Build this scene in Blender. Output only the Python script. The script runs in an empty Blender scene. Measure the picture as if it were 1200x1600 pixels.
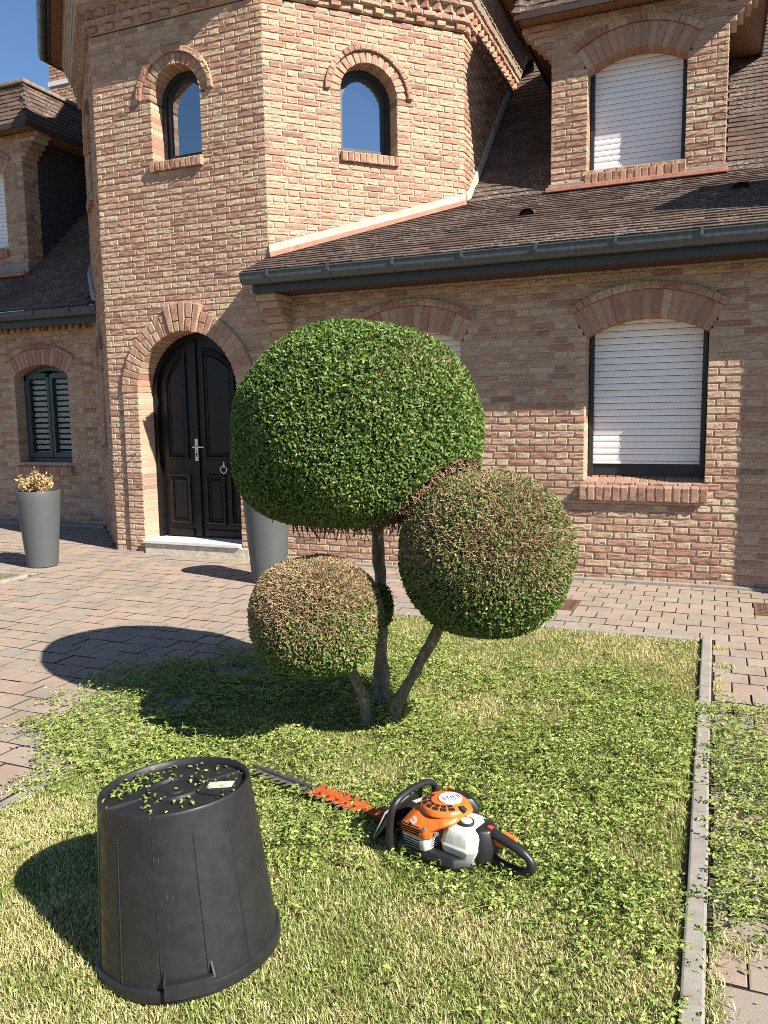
import bpy, bmesh, math, random
import numpy as np
from mathutils import Vector, Matrix
random.seed(7)
rng = np.random.default_rng(11)
C = bpy.context.scene.collection
SC = bpy.context.scene
RAD = math.radians

# ------------------------------------------------------------------ camera
CAM_F, CAM_YAW, CAM_PIT, CAM_ROL = 1248.33, 0.393192, 0.121294, -0.015112
CAM_POS = Vector((0.0, -7.104, 1.48))
_fw = Vector((-math.sin(CAM_YAW) * math.cos(CAM_PIT), math.cos(CAM_YAW) * math.cos(CAM_PIT), -math.sin(CAM_PIT)))
_r = Vector((math.cos(CAM_YAW), math.sin(CAM_YAW), 0))
_u = _r.cross(_fw)
CR = _r * math.cos(CAM_ROL) + _u * math.sin(CAM_ROL)
CU = -_r * math.sin(CAM_ROL) + _u * math.cos(CAM_ROL)
cam_data = bpy.data.cameras.new('camera')
cam = bpy.data.objects.new('camera', cam_data)
C.objects.link(cam)
cam.matrix_world = Matrix(((CR.x, CU.x, -_fw.x, CAM_POS.x), (CR.y, CU.y, -_fw.y, CAM_POS.y),
                           (CR.z, CU.z, -_fw.z, CAM_POS.z), (0, 0, 0, 1)))
cam_data.sensor_fit = 'VERTICAL'
cam_data.sensor_height = 36.0
cam_data.lens = CAM_F / 1600.0 * 36.0
cam_data.clip_start = 0.05
cam_data.clip_end = 3000.0
SC.camera = cam

# ------------------------------------------------------------------ sky, sun, exposure
SUN_TRAVEL = Vector((-1.13, 0.38, -0.93)).normalized()
to_sun = -SUN_TRAVEL
sun_el = math.asin(to_sun.z)
world = bpy.data.worlds.new('World')
SC.world = world
world.use_nodes = True
wn = world.node_tree
for n in list(wn.nodes):
    wn.nodes.remove(n)
sky = wn.nodes.new('ShaderNodeTexSky')
sky.sky_type = 'NISHITA'
sky.sun_disc = False
sky.sun_elevation = sun_el
sky.sun_rotation = math.atan2(to_sun.x, to_sun.y)
sky.air_density = 1.0
sky.dust_density = 0.0
sky.ozone_density = 6.0
bg = wn.nodes.new('ShaderNodeBackground')
bg.inputs['Strength'].default_value = 0.066
wo = wn.nodes.new('ShaderNodeOutputWorld')
wn.links.new(sky.outputs[0], bg.inputs[0])
wn.links.new(bg.outputs[0], wo.inputs[0])
sd = bpy.data.lights.new('sun', 'SUN')
sd.energy = 5.0
sd.angle = RAD(0.53)
sd.color = (1.0, 0.945, 0.86)
so = bpy.data.objects.new('sun', sd)
C.objects.link(so)
so.rotation_euler = SUN_TRAVEL.to_track_quat('-Z', 'Y').to_euler()
so.location = (8, -4, 9)
SC.view_settings.view_transform = 'Standard'
SC.view_settings.look = 'None'
SC.view_settings.exposure = 1.07
SC.view_settings.gamma = 1.0
SC.view_settings.use_curve_mapping = False
SC.render.engine = 'CYCLES'
SC.cycles.filter_width = 1.0
SC.cycles.max_bounces = 6
SC.cycles.transparent_max_bounces = 6
try:
    SC.cycles.use_denoising = False
    SC.cycles.denoiser = 'OPENIMAGEDENOISE'
    SC.cycles.denoising_prefilter = 'ACCURATE'
except Exception:
    pass


def proj(p):
    q = Vector(p) - CAM_POS
    z = q.dot(_fw)
    if z < 0.05:
        return None
    return (600 + CAM_F * q.dot(CR) / z, 800 - CAM_F * q.dot(CU) / z)


# ------------------------------------------------------------------ object helpers
def tag(o, label=None, cat=None, group=None, kind=None):
    if label:
        o['label'] = label
    if cat:
        o['category'] = cat
    if group:
        o['group'] = group
    if kind:
        o['kind'] = kind
    return o


def empty(name, loc=(0, 0, 0), parent=None):
    o = bpy.data.objects.new(name, None)
    o.empty_display_size = 0.1
    C.objects.link(o)
    o.location = loc
    if parent:
        o.parent = parent
    return o


class MB:
    def __init__(self):
        self.v, self.f, self.t = [], [], []

    def add(self, vs, fs, tint=0.5):
        b = len(self.v)
        self.v.extend([tuple(p) for p in vs])
        for f in fs:
            self.f.append(tuple(i + b for i in f))
            self.t.append(tint)

    def quad(self, a, b, c, d, tint=0.5):
        self.add([a, b, c, d], [(0, 1, 2, 3)], tint)

    def hexa(self, p, tint=0.5):
        # p: bottom 4 (ccw from above), top 4
        self.add(p, [(3, 2, 1, 0), (4, 5, 6, 7), (0, 1, 5, 4), (1, 2, 6, 5), (2, 3, 7, 6), (3, 0, 4, 7)], tint)

    def box(self, x0, x1, y0, y1, z0, z1, tint=0.5):
        self.hexa([(x0, y0, z0), (x1, y0, z0), (x1, y1, z0), (x0, y1, z0),
                   (x0, y0, z1), (x1, y0, z1), (x1, y1, z1), (x0, y1, z1)], tint)

    def obox(self, c, ax, ay, az, tint=0.5):
        c, ax, ay, az = Vector(c), Vector(ax), Vector(ay), Vector(az)
        self.hexa([c - ax - ay - az, c + ax - ay - az, c + ax + ay - az, c - ax + ay - az,
                   c - ax - ay + az, c + ax - ay + az, c + ax + ay + az, c - ax + ay + az], tint)

    def tube(self, pts, rad, n=10, caps=True, tint=0.5, closed=False):
        pts = [Vector(p) for p in pts]
        m = len(pts)
        rad = rad if isinstance(rad, (list, tuple)) else [rad] * m
        vs, fs = [], []
        up = None
        for i, p in enumerate(pts):
            if closed:
                d = pts[(i + 1) % m] - pts[i - 1]
            else:
                d = pts[min(i + 1, m - 1)] - pts[max(i - 1, 0)]
            d.normalize()
            if up is None:
                a = Vector((0, 0, 1)) if abs(d.z) < 0.9 else Vector((1, 0, 0))
                up = (a - d * a.dot(d)).normalized()
            else:
                up = (up - d * up.dot(d)).normalized()
            s = d.cross(up)
            for k in range(n):
                a = 2 * math.pi * k / n
                vs.append(p + (up * math.cos(a) + s * math.sin(a)) * rad[i])
        rows = m if closed else m - 1
        for i in range(rows):
            j = (i + 1) % m
            for k in range(n):
                k2 = (k + 1) % n
                fs.append((i * n + k, i * n + k2, j * n + k2, j * n + k))
        if caps and not closed:
            fs.append(tuple(range(n))[::-1])
            fs.append(tuple(range((m - 1) * n, m * n)))
        self.add(vs, fs, tint)

    def lathe(self, prof, n=48, c=(0, 0, 0), tint=0.5, closed=False):
        vs, fs = [], []
        m = len(prof)
        for r, z in prof:
            for k in range(n):
                a = 2 * math.pi * k / n
                vs.append((c[0] + r * math.cos(a), c[1] + r * math.sin(a), c[2] + z))
        for i in range(m if closed else m - 1):
            j = (i + 1) % m
            for k in range(n):
                k2 = (k + 1) % n
                fs.append((i * n + k, i * n + k2, j * n + k2, j * n + k))
        self.add(vs, fs, tint)

    def prism(self, poly, depth, M=None, tint=0.5):
        # poly in xz plane (x,z), extruded along +y by depth; M maps local to world
        n = len(poly)
        vs = [Vector((x, 0, z)) for x, z in poly] + [Vector((x, depth, z)) for x, z in poly]
        if M is not None:
            vs = [M @ v for v in vs]
        fs = [tuple(range(n)), tuple(range(2 * n - 1, n - 1, -1))]
        for i in range(n):
            j = (i + 1) % n
            fs.append((i, i + n, j + n, j))
        self.add(vs, fs, tint)

    def build(self, name, mat, parent=None, smooth=False, bevel=0.0, seg=2):
        me = bpy.data.meshes.new(name)
        me.from_pydata(self.v, [], self.f)
        at = me.attributes.new('tint', 'FLOAT', 'FACE')
        at.data.foreach_set('value', np.array(self.t, dtype=np.float32))
        if bevel > 0:
            bm = bmesh.new()
            bm.from_mesh(me)
            bmesh.ops.remove_doubles(bm, verts=bm.verts, dist=1e-5)
            bmesh.ops.recalc_face_normals(bm, faces=bm.faces)
            es = [e for e in bm.edges if len(e.link_faces) == 2 and e.calc_face_angle(0) > 0.5]
            bmesh.ops.bevel(bm, geom=es, offset=bevel, segments=seg, affect='EDGES', profile=0.5, clamp_overlap=True)
            bm.to_mesh(me)
            bm.free()
        me.materials.append(mat)
        if smooth:
            me.polygons.foreach_set('use_smooth', [True] * len(me.polygons))
            try:
                me.set_sharp_from_angle(angle=RAD(40))
            except Exception:
                pass
        me.update()
        o = bpy.data.objects.new(name, me)
        C.objects.link(o)
        if parent:
            o.parent = parent
        return o


def np_mesh(name, V, F, tint, mat, parent=None, smooth=False):
    V = np.asarray(V, np.float32)
    F = np.asarray(F, np.int32)
    me = bpy.data.meshes.new(name)
    me.vertices.add(len(V))
    me.vertices.foreach_set('co', V.ravel())
    k = F.shape[1]
    me.loops.add(F.size)
    me.loops.foreach_set('vertex_index', F.ravel())
    me.polygons.add(len(F))
    me.polygons.foreach_set('loop_start', np.arange(0, F.size, k, dtype=np.int32))
    if smooth:
        me.polygons.foreach_set('use_smooth', np.ones(len(F), bool))
    at = me.attributes.new('tint', 'FLOAT', 'FACE')
    at.data.foreach_set('value', np.asarray(tint, np.float32))
    me.materials.append(mat)
    me.update(calc_edges=True)
    me.validate()
    o = bpy.data.objects.new(name, me)
    C.objects.link(o)
    if parent:
        o.parent = parent
    return o


# ------------------------------------------------------------------ material helpers
class NT:
    def __init__(self, name):
        self.mat = bpy.data.materials.new(name)
        self.mat.use_nodes = True
        self.t = self.mat.node_tree
        self.b = self.t.nodes['Principled BSDF']
        self._pos = None

    def L(self, a, b):
        self.t.links.new(a, b)

    def N(self, k):
        return self.t.nodes.new(k)

    def pos(self, scale=None, obj=False):
        if obj:
            o = self.N('ShaderNodeTexCoord').outputs['Object']
        else:
            if self._pos is None:
                self._pos = self.N('ShaderNodeNewGeometry').outputs['Position']
            o = self._pos
        if scale is not None:
            m = self.N('ShaderNodeMapping')
            m.inputs['Scale'].default_value = scale
            self.L(o, m.inputs['Vector'])
            o = m.outputs[0]
        return o

    def noise(self, scale, detail=3, rough=0.55, vec=None, dist=0.0):
        n = self.N('ShaderNodeTexNoise')
        n.inputs['Scale'].default_value = scale
        n.inputs['Detail'].default_value = detail
        n.inputs['Roughness'].default_value = rough
        n.inputs['Distortion'].default_value = dist
        self.L(vec if vec is not None else self.pos(), n.inputs['Vector'])
        return n.outputs['Fac']

    def ramp(self, fac, stops, interp='LINEAR'):
        r = self.N('ShaderNodeValToRGB')
        r.color_ramp.interpolation = interp
        e = r.color_ramp.elements
        while len(e) < len(stops):
            e.new(0.5)
        for i, (p, c) in enumerate(stops):
            e[i].position = p
            if not isinstance(c, (tuple, list)):
                c = (c, c, c)
            e[i].color = (*c, 1)
        self.L(fac, r.inputs[0])
        return r.outputs[0]

    def mix(self, fac, a, b, mode='MIX'):
        m = self.N('ShaderNodeMix')
        m.data_type = 'RGBA'
        m.blend_type = mode
        for s, v in ((m.inputs[0], fac), (m.inputs[6], a), (m.inputs[7], b)):
            if isinstance(v, (int, float)):
                s.default_value = v if s == m.inputs[0] else (v, v, v, 1)
            elif isinstance(v, tuple):
                s.default_value = (*v, 1)
            else:
                self.L(v, s)
        return m.outputs[2]

    def math(self, op, a, b=0.0):
        m = self.N('ShaderNodeMath')
        m.operation = op
        for s, v in ((m.inputs[0], a), (m.inputs[1], b)):
            if isinstance(v, (int, float)):
                s.default_value = v
            else:
                self.L(v, s)
        return m.outputs[0]

    def tint(self):
        a = self.N('ShaderNodeAttribute')
        a.attribute_name = 'tint'
        return a.outputs['Fac']

    def bump(self, h, strength=0.5, dist=0.005):
        b = self.N('ShaderNodeBump')
        b.inputs['Strength'].default_value = strength
        b.inputs['Distance'].default_value = dist
        self.L(h, b.inputs['Height'])
        self.L(b.outputs[0], self.b.inputs['Normal'])

    def col(self, c):
        s = self.b.inputs['Base Color']
        if isinstance(c, tuple):
            s.default_value = (*c, 1)
        else:
            self.L(c, s)

    def rough(self, r):
        s = self.b.inputs['Roughness']
        if isinstance(r, (int, float)):
            s.default_value = r
        else:
            self.L(r, s)

    def spec(self, v):
        self.b.inputs['Specular IOR Level'].default_value = v


def plain(name, col, rough=0.5, metal=0.0, var=0.15, scale=30, bump=0.0, bscale=200, spec=0.5):
    m = NT(name)
    n = m.noise(scale, 4)
    lo = tuple(c * (1 - var) for c in col)
    hi = tuple(min(1, c * (1 + var)) for c in col)
    m.col(m.ramp(n, [(0.3, lo), (0.7, hi)]))
    m.rough(rough)
    m.spec(spec)
    m.b.inputs['Metallic'].default_value = metal
    if bump:
        m.bump(m.noise(bscale, 3), bump, 0.002)
    return m.mat


def make_brick():
    m = NT('brick')
    t = m.tint()
    base = m.ramp(t, [(0.0, (0.60, 0.465, 0.31)), (0.25, (0.565, 0.40, 0.262)), (0.45, (0.505, 0.32, 0.212)), (0.65, (0.44, 0.25, 0.168)),
                      (0.85, (0.38, 0.185, 0.125)), (1.0, (0.29, 0.155, 0.115))])
    n1 = m.noise(55, 5, 0.7)
    n2 = m.noise(150, 4, 0.7)
    c = m.mix(m.ramp(n1, [(0.45, 0.0), (0.63, 0.6)]), base, (0.315, 0.158, 0.114))
    c = m.mix(m.ramp(n2, [(0.5, 0.0), (0.75, 0.55)]), c, (0.62, 0.47, 0.30))
    n3 = m.noise(1.3, 4, 0.6)
    c = m.mix(m.ramp(n3, [(0.45, 0.0), (0.75, 0.35)]), c, (0.30, 0.22, 0.17))
    m.col(c)
    m.rough(0.88)
    m.spec(0.2)
    h = m.math('ADD', m.noise(70, 5, 0.7), m.math('MULTIPLY', m.noise(260, 2), 0.3))
    m.bump(h, 1.0, 0.009)
    return m.mat


def make_mortar():
    m = NT('mortar')
    m.col(m.ramp(m.noise(60, 4), [(0.3, (0.36, 0.31, 0.24)), (0.7, (0.47, 0.41, 0.325))]))
    m.rough(0.95)
    m.spec(0.15)
    m.bump(m.noise(180, 4, 0.7), 0.6, 0.004)
    return m.mat


def make_tile():
    m = NT('roof_tile')
    t = m.tint()
    base = m.ramp(t, [(0.0, (0.084, 0.054, 0.041)), (0.5, (0.108, 0.071, 0.054)), (0.98, (0.134, 0.090, 0.069)), (1.0, (0.18, 0.10, 0.07))])
    big = m.noise(1.1, 3, 0.6)
    lich = m.math('MULTIPLY', m.ramp(m.noise(34, 5, 0.72), [(0.53, 0.0), (0.62, 1.0)]), m.ramp(big, [(0.40, 0.0), (0.60, 0.65)]))
    c = m.mix(lich, base, (0.50, 0.46, 0.40))
    c = m.mix(m.ramp(m.noise(9, 4), [(0.5, 0.0), (0.75, 0.4)]), c, (0.07, 0.055, 0.04))
    m.col(c)
    m.rough(0.85)
    m.spec(0.25)
    m.bump(m.noise(120, 3), 0.4, 0.003)
    return m.mat


def make_paver():
    m = NT('paver')
    t = m.tint()
    base = m.ramp(t, [(0.0, (0.285, 0.245, 0.20)), (0.25, (0.325, 0.262, 0.205)), (0.5, (0.355, 0.27, 0.205)), (0.8, (0.375, 0.255, 0.19)), (1.0, (0.385, 0.305, 0.225))])
    c = m.mix(m.ramp(m.noise(140, 4, 0.7), [(0.4, 0.0), (0.75, 0.6)]), base, (0.38, 0.33, 0.28))
    c = m.mix(m.ramp(m.noise(3.2, 5, 0.65), [(0.45, 0.0), (0.7, 0.55)]), c, (0.20, 0.17, 0.125))
    c = m.mix(m.ramp(m.noise(22, 4, 0.65), [(0.58, 0.0), (0.72, 0.45)]), c, (0.17, 0.14, 0.11))
    c = m.mix(m.math('GREATER_THAN', t, 1.2), c, (0.040, 0.032, 0.022))
    m.col(c)
    m.rough(0.9)
    m.spec(0.2)
    m.bump(m.noise(220, 4, 0.75), 0.7, 0.004)
    return m.mat


def make_leaf(name, stops, rough=0.42, trans=0.25, spec=0.4):
    m = NT(name)
    t = m.tint()
    c = m.ramp(t, stops)
    m.col(c)
    m.rough(rough)
    m.spec(spec)
    # thin leaf: some light passes through
    out = m.t.nodes['Material Output']
    tr = m.N('ShaderNodeBsdfTranslucent')
    m.L(m.mix(1.0, c, (0.9, 1.0, 0.45), 'MULTIPLY'), tr.inputs[0])
    mx = m.N('ShaderNodeMixShader')
    mx.inputs[0].default_value = trans
    m.L(m.b.outputs[0], mx.inputs[1])
    m.L(tr.outputs[0], mx.inputs[2])
    m.L(mx.outputs[0], out.inputs[0])
    return m.mat


def make_glass():
    m = NT('window_glass')
    out = m.t.nodes['Material Output']
    d = m.N('ShaderNodeBsdfDiffuse')
    d.inputs[0].default_value = (0.012, 0.014, 0.016, 1)
    g = m.N('ShaderNodeBsdfGlossy')
    g.inputs['Roughness'].default_value = 0.015
    g.inputs[0].default_value = (0.9, 0.95, 1, 1)
    f = m.N('ShaderNodeFresnel')
    f.inputs[0].default_value = 5.0
    mx = m.N('ShaderNodeMixShader')
    m.L(f.outputs[0], mx.inputs[0])
    m.L(d.outputs[0], mx.inputs[1])
    m.L(g.outputs[0], mx.inputs[2])
    m.L(mx.outputs[0], out.inputs[0])
    return m.mat


def make_tub():
    m = NT('black_plastic')
    c = m.ramp(m.noise(16, 5, 0.65), [(0.3, (0.013, 0.013, 0.014)), (0.75, (0.019, 0.019, 0.020))])
    sc = m.noise(1.0, 4, 0.75, vec=m.pos((300, 300, 28), obj=True))
    c = m.mix(m.math('MULTIPLY', m.ramp(sc, [(0.62, 0.0), (0.72, 0.5)]), m.ramp(m.noise(9, 3), [(0.5, 0.0), (0.64, 1.0)])), c, (0.22, 0.22, 0.22))
    dust = m.ramp(m.noise(7, 8, 0.8), [(0.5, 0.0), (0.8, 0.28)])
    c = m.mix(dust, c, (0.05, 0.048, 0.045))
    m.col(c)
    m.rough(m.ramp(m.noise(30, 4), [(0.3, 0.38), (0.7, 0.6)]))
    m.spec(0.45)
    m.bump(m.noise(140, 3), 0.05, 0.002)
    return m.mat


def make_bark():
    m = NT('bark')
    v = m.pos((60, 60, 14))
    c = m.ramp(m.noise(1.0, 5, 0.7, vec=v), [(0.3, (0.085, 0.065, 0.045)), (0.7, (0.26, 0.21, 0.15))])
    c = m.mix(m.ramp(m.noise(22, 4), [(0.56, 0.0), (0.66, 0.7)]), c, (0.40, 0.35, 0.27))
    m.col(c)
    m.rough(0.9)
    m.bump(m.noise(1.0, 5, 0.7, vec=v), 0.9, 0.012)
    return m.mat


def make_shutter():
    m = NT('shutter_white')
    m.col(m.ramp(m.noise(3, 4), [(0.3, (0.82, 0.82, 0.81)), (0.7, (0.88, 0.88, 0.87))]))
    m.rough(0.38)
    return m.mat


def make_concrete():
    m = NT('concrete')
    c = m.ramp(m.noise(12, 5, 0.65), [(0.3, (0.23, 0.205, 0.17)), (0.7, (0.35, 0.315, 0.265))])
    c = m.mix(m.ramp(m.noise(240, 3), [(0.58, 0.0), (0.7, 0.6)]), c, (0.20, 0.19, 0.17))
    c = m.mix(m.ramp(m.noise(4, 4), [(0.55, 0.0), (0.75, 0.5)]), c, (0.22, 0.20, 0.15))
    m.col(c)
    m.rough(0.92)
    m.bump(m.noise(200, 4, 0.7), 0.6, 0.004)
    return m.mat


def make_wood():
    m = NT('soffit_wood')
    m.col(m.ramp(m.noise(1.0, 4, 0.6, vec=m.pos((30, 3, 30))), [(0.3, (0.16, 0.085, 0.045)), (0.7, (0.28, 0.15, 0.075))]))
    m.rough(0.5)
    return m.mat


def make_zinc():
    m = NT('gutter_zinc')
    n = m.noise(1.0, 4, 0.6, vec=m.pos((50, 50, 3)))
    m.col(m.ramp(n, [(0.3, (0.055, 0.066, 0.07)), (0.7, (0.095, 0.112, 0.118))]))
    m.rough(0.42)
    m.b.inputs['Metallic'].default_value = 0.25
    return m.mat


def make_soil(name, a, b):
    m = NT(name)
    c = m.ramp(m.noise(9, 6, 0.7), [(0.3, a), (0.7, b)])
    m.col(c)
    m.rough(0.95)
    m.spec(0.1)
    m.bump(m.noise(60, 5, 0.7), 0.9, 0.02)
    return m.mat


BRICK, MORTAR, TILE, PAVER = make_brick(), make_mortar(), make_tile(), make_paver()
SHUT, CONC, WOOD, ZINC, GLASS, TUBM, BARK = make_shutter(), make_concrete(), make_wood(), make_zinc(), make_glass(), make_tub(), make_bark()
FRAME = plain('frame_anthracite', (0.022, 0.026, 0.028), 0.4)
GFRAME = plain('frame_green_grey', (0.045, 0.062, 0.064), 0.4)
BLACKW = plain('door_black_paint', (0.008, 0.0075, 0.008), 0.36, var=0.25, scale=12, spec=.3)
FASC = plain('fascia_dark', (0.035, 0.042, 0.045), 0.5)
CREAM = plain('fillet_cream', (0.43, 0.38, 0.30), 0.85, var=.3, scale=9, bump=0.5)
TERRA = plain('fillet_terracotta', (0.36, 0.15, 0.10), 0.85, var=.3, scale=14, bump=0.4)
GREYF = plain('flashing_grey', (0.30, 0.31, 0.31), 0.6)
SLATE = plain('slate_cheek', (0.055, 0.05, 0.06), 0.7)
DARKW = plain('dark_wood', (0.05, 0.03, 0.022), 0.6)
STONE = plain('threshold_stone', (0.62, 0.60, 0.57), 0.55, var=0.1, scale=14)
STEP = plain('step_render', (0.50, 0.45, 0.36), 0.9, var=0.3, scale=16, bump=0.8)
DARK = plain('dark_interior', (0.01, 0.01, 0.011), 0.9)
STEEL = plain('brushed_steel', (0.62, 0.58, 0.50), 0.35, metal=0.9)
POT = plain('planter_grey', (0.075, 0.081, 0.083), 0.55, var=0.06, scale=6)
RUST = plain('grate_brown', (0.17, 0.085, 0.055), 0.75, bump=0.4)
SOIL = make_soil('lawn_soil', (0.16, 0.115, 0.06), (0.30, 0.23, 0.11))
BED = make_soil('joint_sand', (0.035, 0.028, 0.018), (0.085, 0.068, 0.042))
EARTH = make_soil('earth', (0.12, 0.10, 0.06), (0.20, 0.17, 0.10))
ROOTB = make_soil('potting_soil', (0.03, 0.022, 0.015), (0.06, 0.045, 0.03))

# ================================================================== HOUSE
house = empty('house', (-4.0, 2.0, 0))
tag(house, 'brick house with octagonal tower, brown tiled roofs and a black arched door', 'house')
HOUSE_INV = Matrix.Translation((4.0, -2.0, 0))


def hp(o):
    o.parent = house
    o.matrix_parent_inverse = HOUSE_INV
    return o


def sub(o, p):
    o.parent = p
    return o


CH = 0.0627          # course height
JT = 0.012           # joint
Z3 = Vector((0, 0, 1))
BR = []              # every brick: quad, depth vector, tint, wall index
WALLS = []           # (name, MB mortar)


def rand_tint(w=0.2):
    m, d = (.26, .16) if w < .15 else (.56, .21)
    return min(1, max(0, random.gauss(m, d) if random.random() < .88 else random.random()))


def brick(q, dv, wall, tint=None):
    BR.append(([Vector(p) for p in q], Vector(dv), rand_tint() if tint is None else tint, wall))


def brick_geo(mb, q, dv, tint):
    a, b, c, d = q
    n = (b - a).cross(d - a)
    if n.length < 1e-9:
        return
    n.normalize()
    w = (b - a).length
    h = (d - a).length
    i = min(0.006, 0.2 * min(w, h))
    fu, fv = i / w, i / h
    nx = max(1, min(4, round(w / 0.055)))
    ny = 2 if h > 0.04 else 1
    if h > 0.12:
        ny = 3
    j = 0.0048
    vs = []
    for r in range(ny + 1):
        v = fv + (1 - 2 * fv) * r / ny
        for k in range(nx + 1):
            u = fu + (1 - 2 * fu) * k / nx
            p = a * (1 - u) * (1 - v) + b * u * (1 - v) + c * u * v + d * (1 - u) * v
            if r in (0, ny):
                p = p + (d - a) * (random.uniform(-.05, .05))
            vs.append(p + n * random.uniform(-j, j))
    o0 = len(vs)
    cut = n * 0.006
    ch = [Vector((random.uniform(-.0025, .0025), random.uniform(-.0025, .0025), random.uniform(-.003, .003))) for _ in range(4)]
    vs += [a - cut + ch[0], b - cut + ch[1], c - cut + ch[2], d - cut + ch[3], a + dv, b + dv, c + dv, d + dv]
    fs = []
    W = nx + 1
    for r in range(ny):
        for k in range(nx):
            fs.append((r * W + k, r * W + k + 1, (r + 1) * W + k + 1, (r + 1) * W + k))
    fs.append((o0, o0 + 1) + tuple(range(nx, -1, -1)))
    fs.append((o0 + 1, o0 + 2) + tuple(r * W + nx for r in range(ny, -1, -1)))
    fs.append((o0 + 2, o0 + 3) + tuple(ny * W + k for k in range(0, nx + 1)))
    fs.append((o0 + 3, o0) + tuple(r * W for r in range(0, ny + 1)))
    for k in range(4):
        k2 = (k + 1) % 4
        fs.append((o0 + k2, o0 + k, o0 + 4 + k, o0 + 4 + k2))
    mb.add(vs, fs, tint)


class Arch:
    """opening in a wall: centre, half width, bottom, springing, rise; ring of voussoirs + hood"""

    def __init__(s, c, w, zb, zs, rise, ring=0.215, hood=0.065, hoodproud=0.035, bw=0.062):
        s.c, s.w, s.zb, s.zs = c, w, zb, zs
        s.R = (w * w + rise * rise) / (2 * rise)
        s.cz = zs + rise - s.R
        s.th = math.asin(min(1, w / s.R)) if rise < w else math.pi / 2
        s.ring, s.hood, s.hp, s.bw = ring, hood, hoodproud, bw
        s.Ro = s.R + ring + hood

    def half(s, z, Ro):
        """half width of the excluded zone at height z with outer radius Ro"""
        if z < s.zb:
            return None
        if z < s.zs:
            return s.w
        dz = z - s.cz
        if dz >= Ro:
            return None
        ze = Ro * math.cos(s.th)
        if dz < ze:
            return max(s.w, dz * math.tan(s.th))
        return math.sqrt(Ro * Ro - dz * dz)

    def inner(s, z):
        if z < s.zb:
            return None
        if z <= s.zs:
            return s.w
        dz = z - s.cz
        return math.sqrt(max(0, s.R ** 2 - dz ** 2)) if dz < s.R else None


def fill(s0, s1, k=None):
    """one course between s0 and s1: stretchers and headers in turn, shifted from course to course"""
    ST, HD = 0.214, 0.104
    out = []
    if k is None:
        k = random.randrange(2)
    per = ST + HD + 2 * JT
    ph = (per / 2 if k % 2 else 0.0) + random.uniform(-.012, .012)
    edges = [s0]
    p = math.floor((s0 - ph) / per) * per + ph
    while p < s1:
        for e in (p + ST + JT, p + per):
            if s0 + .055 < e < s1 - .055:
                edges.append(e + random.uniform(-.004, .004))
        p += per
    edges.append(s1)
    for a, b in zip(edges[:-1], edges[1:]):
        a2 = a if a == s0 else a + JT / 2
        b2 = b if b == s1 else b - JT / 2
        if b2 - a2 > .015:
            out.append((a2, b2))
    return out


def subtract(segs, a, b):
    out = []
    for (s0, s1, f0, f1) in segs:
        if b <= s0 or a >= s1:
            out.append((s0, s1, f0, f1))
            continue
        if a > s0:
            out.append((s0, a, f0, True))
        if b < s1:
            out.append((b, s1, True, f1))
    return out


def new_wall(name):
    WALLS.append((name, MB()))
    return len(WALLS) - 1


def brick_wall(wi, O, U, N, u0, u1, z0, z1, ops=(), skip=None, deep=0.26, proud=0.0, enddeep=(False, False)):
    O, U, N = Vector(O), Vector(U).normalized(), Vector(N).normalized()
    mb = WALLS[wi][1]
    P = lambda u, z, n=0.0: O + U * u + Z3 * z + N * (n + proud)
    k0 = int(math.ceil(z0 / CH - 1e-6))
    k1 = int(math.floor(z1 / CH + 1e-6))
    for k in range(k0, k1):
        zb, zt = k * CH, (k + 1) * CH
        zm = (zb + zt) / 2
        segs = [(u0, u1, enddeep[0], enddeep[1])]
        msegs = [(u0, u1, False, False)]
        for op in ops:
            if isinstance(op, tuple):      # plain rectangle (a,b,z0,z1)
                if op[2] <= zm <= op[3]:
                    segs = subtract(segs, op[0], op[1])
                    msegs = subtract(msegs, op[0], op[1])
                continue
            h = op.half(zm, op.Ro)
            if h is not None:
                segs = subtract(segs, op.c - h, op.c + h)
            hm = op.half(zm, op.R + op.ring * 0.6)
            if hm is not None:
                e = 0.0025 if zm < op.zs else 0.0
                msegs = subtract(msegs, op.c - hm - e, op.c + hm + e)
        for (a, b, fa, fb) in msegs:
            if skip and skip((a + b) / 2, zm) and skip(a, zm) and skip(b, zm):
                continue
            m = -0.0085
            mb.quad(P(a, zb, m), P(b, zb, m), P(b, zt, m), P(a, zt, m))
            for (e, f) in ((a, fa), (b, fb)):
                if f:
                    mb.quad(P(e, zb, m), P(e, zb, -0.27), P(e, zt, -0.27), P(e, zt, m))
        for (s0, s1, f0, f1) in segs:
            l = fill(s0, s1, k)
            for i, (a, b) in enumerate(l):
                if skip and skip((a + b) / 2, zm):
                    continue
                dp = 0.03
                if (i == 0 and f0) or (i == len(l) - 1 and f1):
                    dp = deep
                dz0, dz1 = random.uniform(-.0012, .0012), random.uniform(-.0012, .0012)
                brick([P(a, zb + JT / 2 + dz0), P(b, zb + JT / 2 + dz1), P(b, zt - JT / 2 + dz1), P(a, zt - JT / 2 + dz0)], N * (-dp - proud), wi, rand_tint(b - a))


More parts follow.
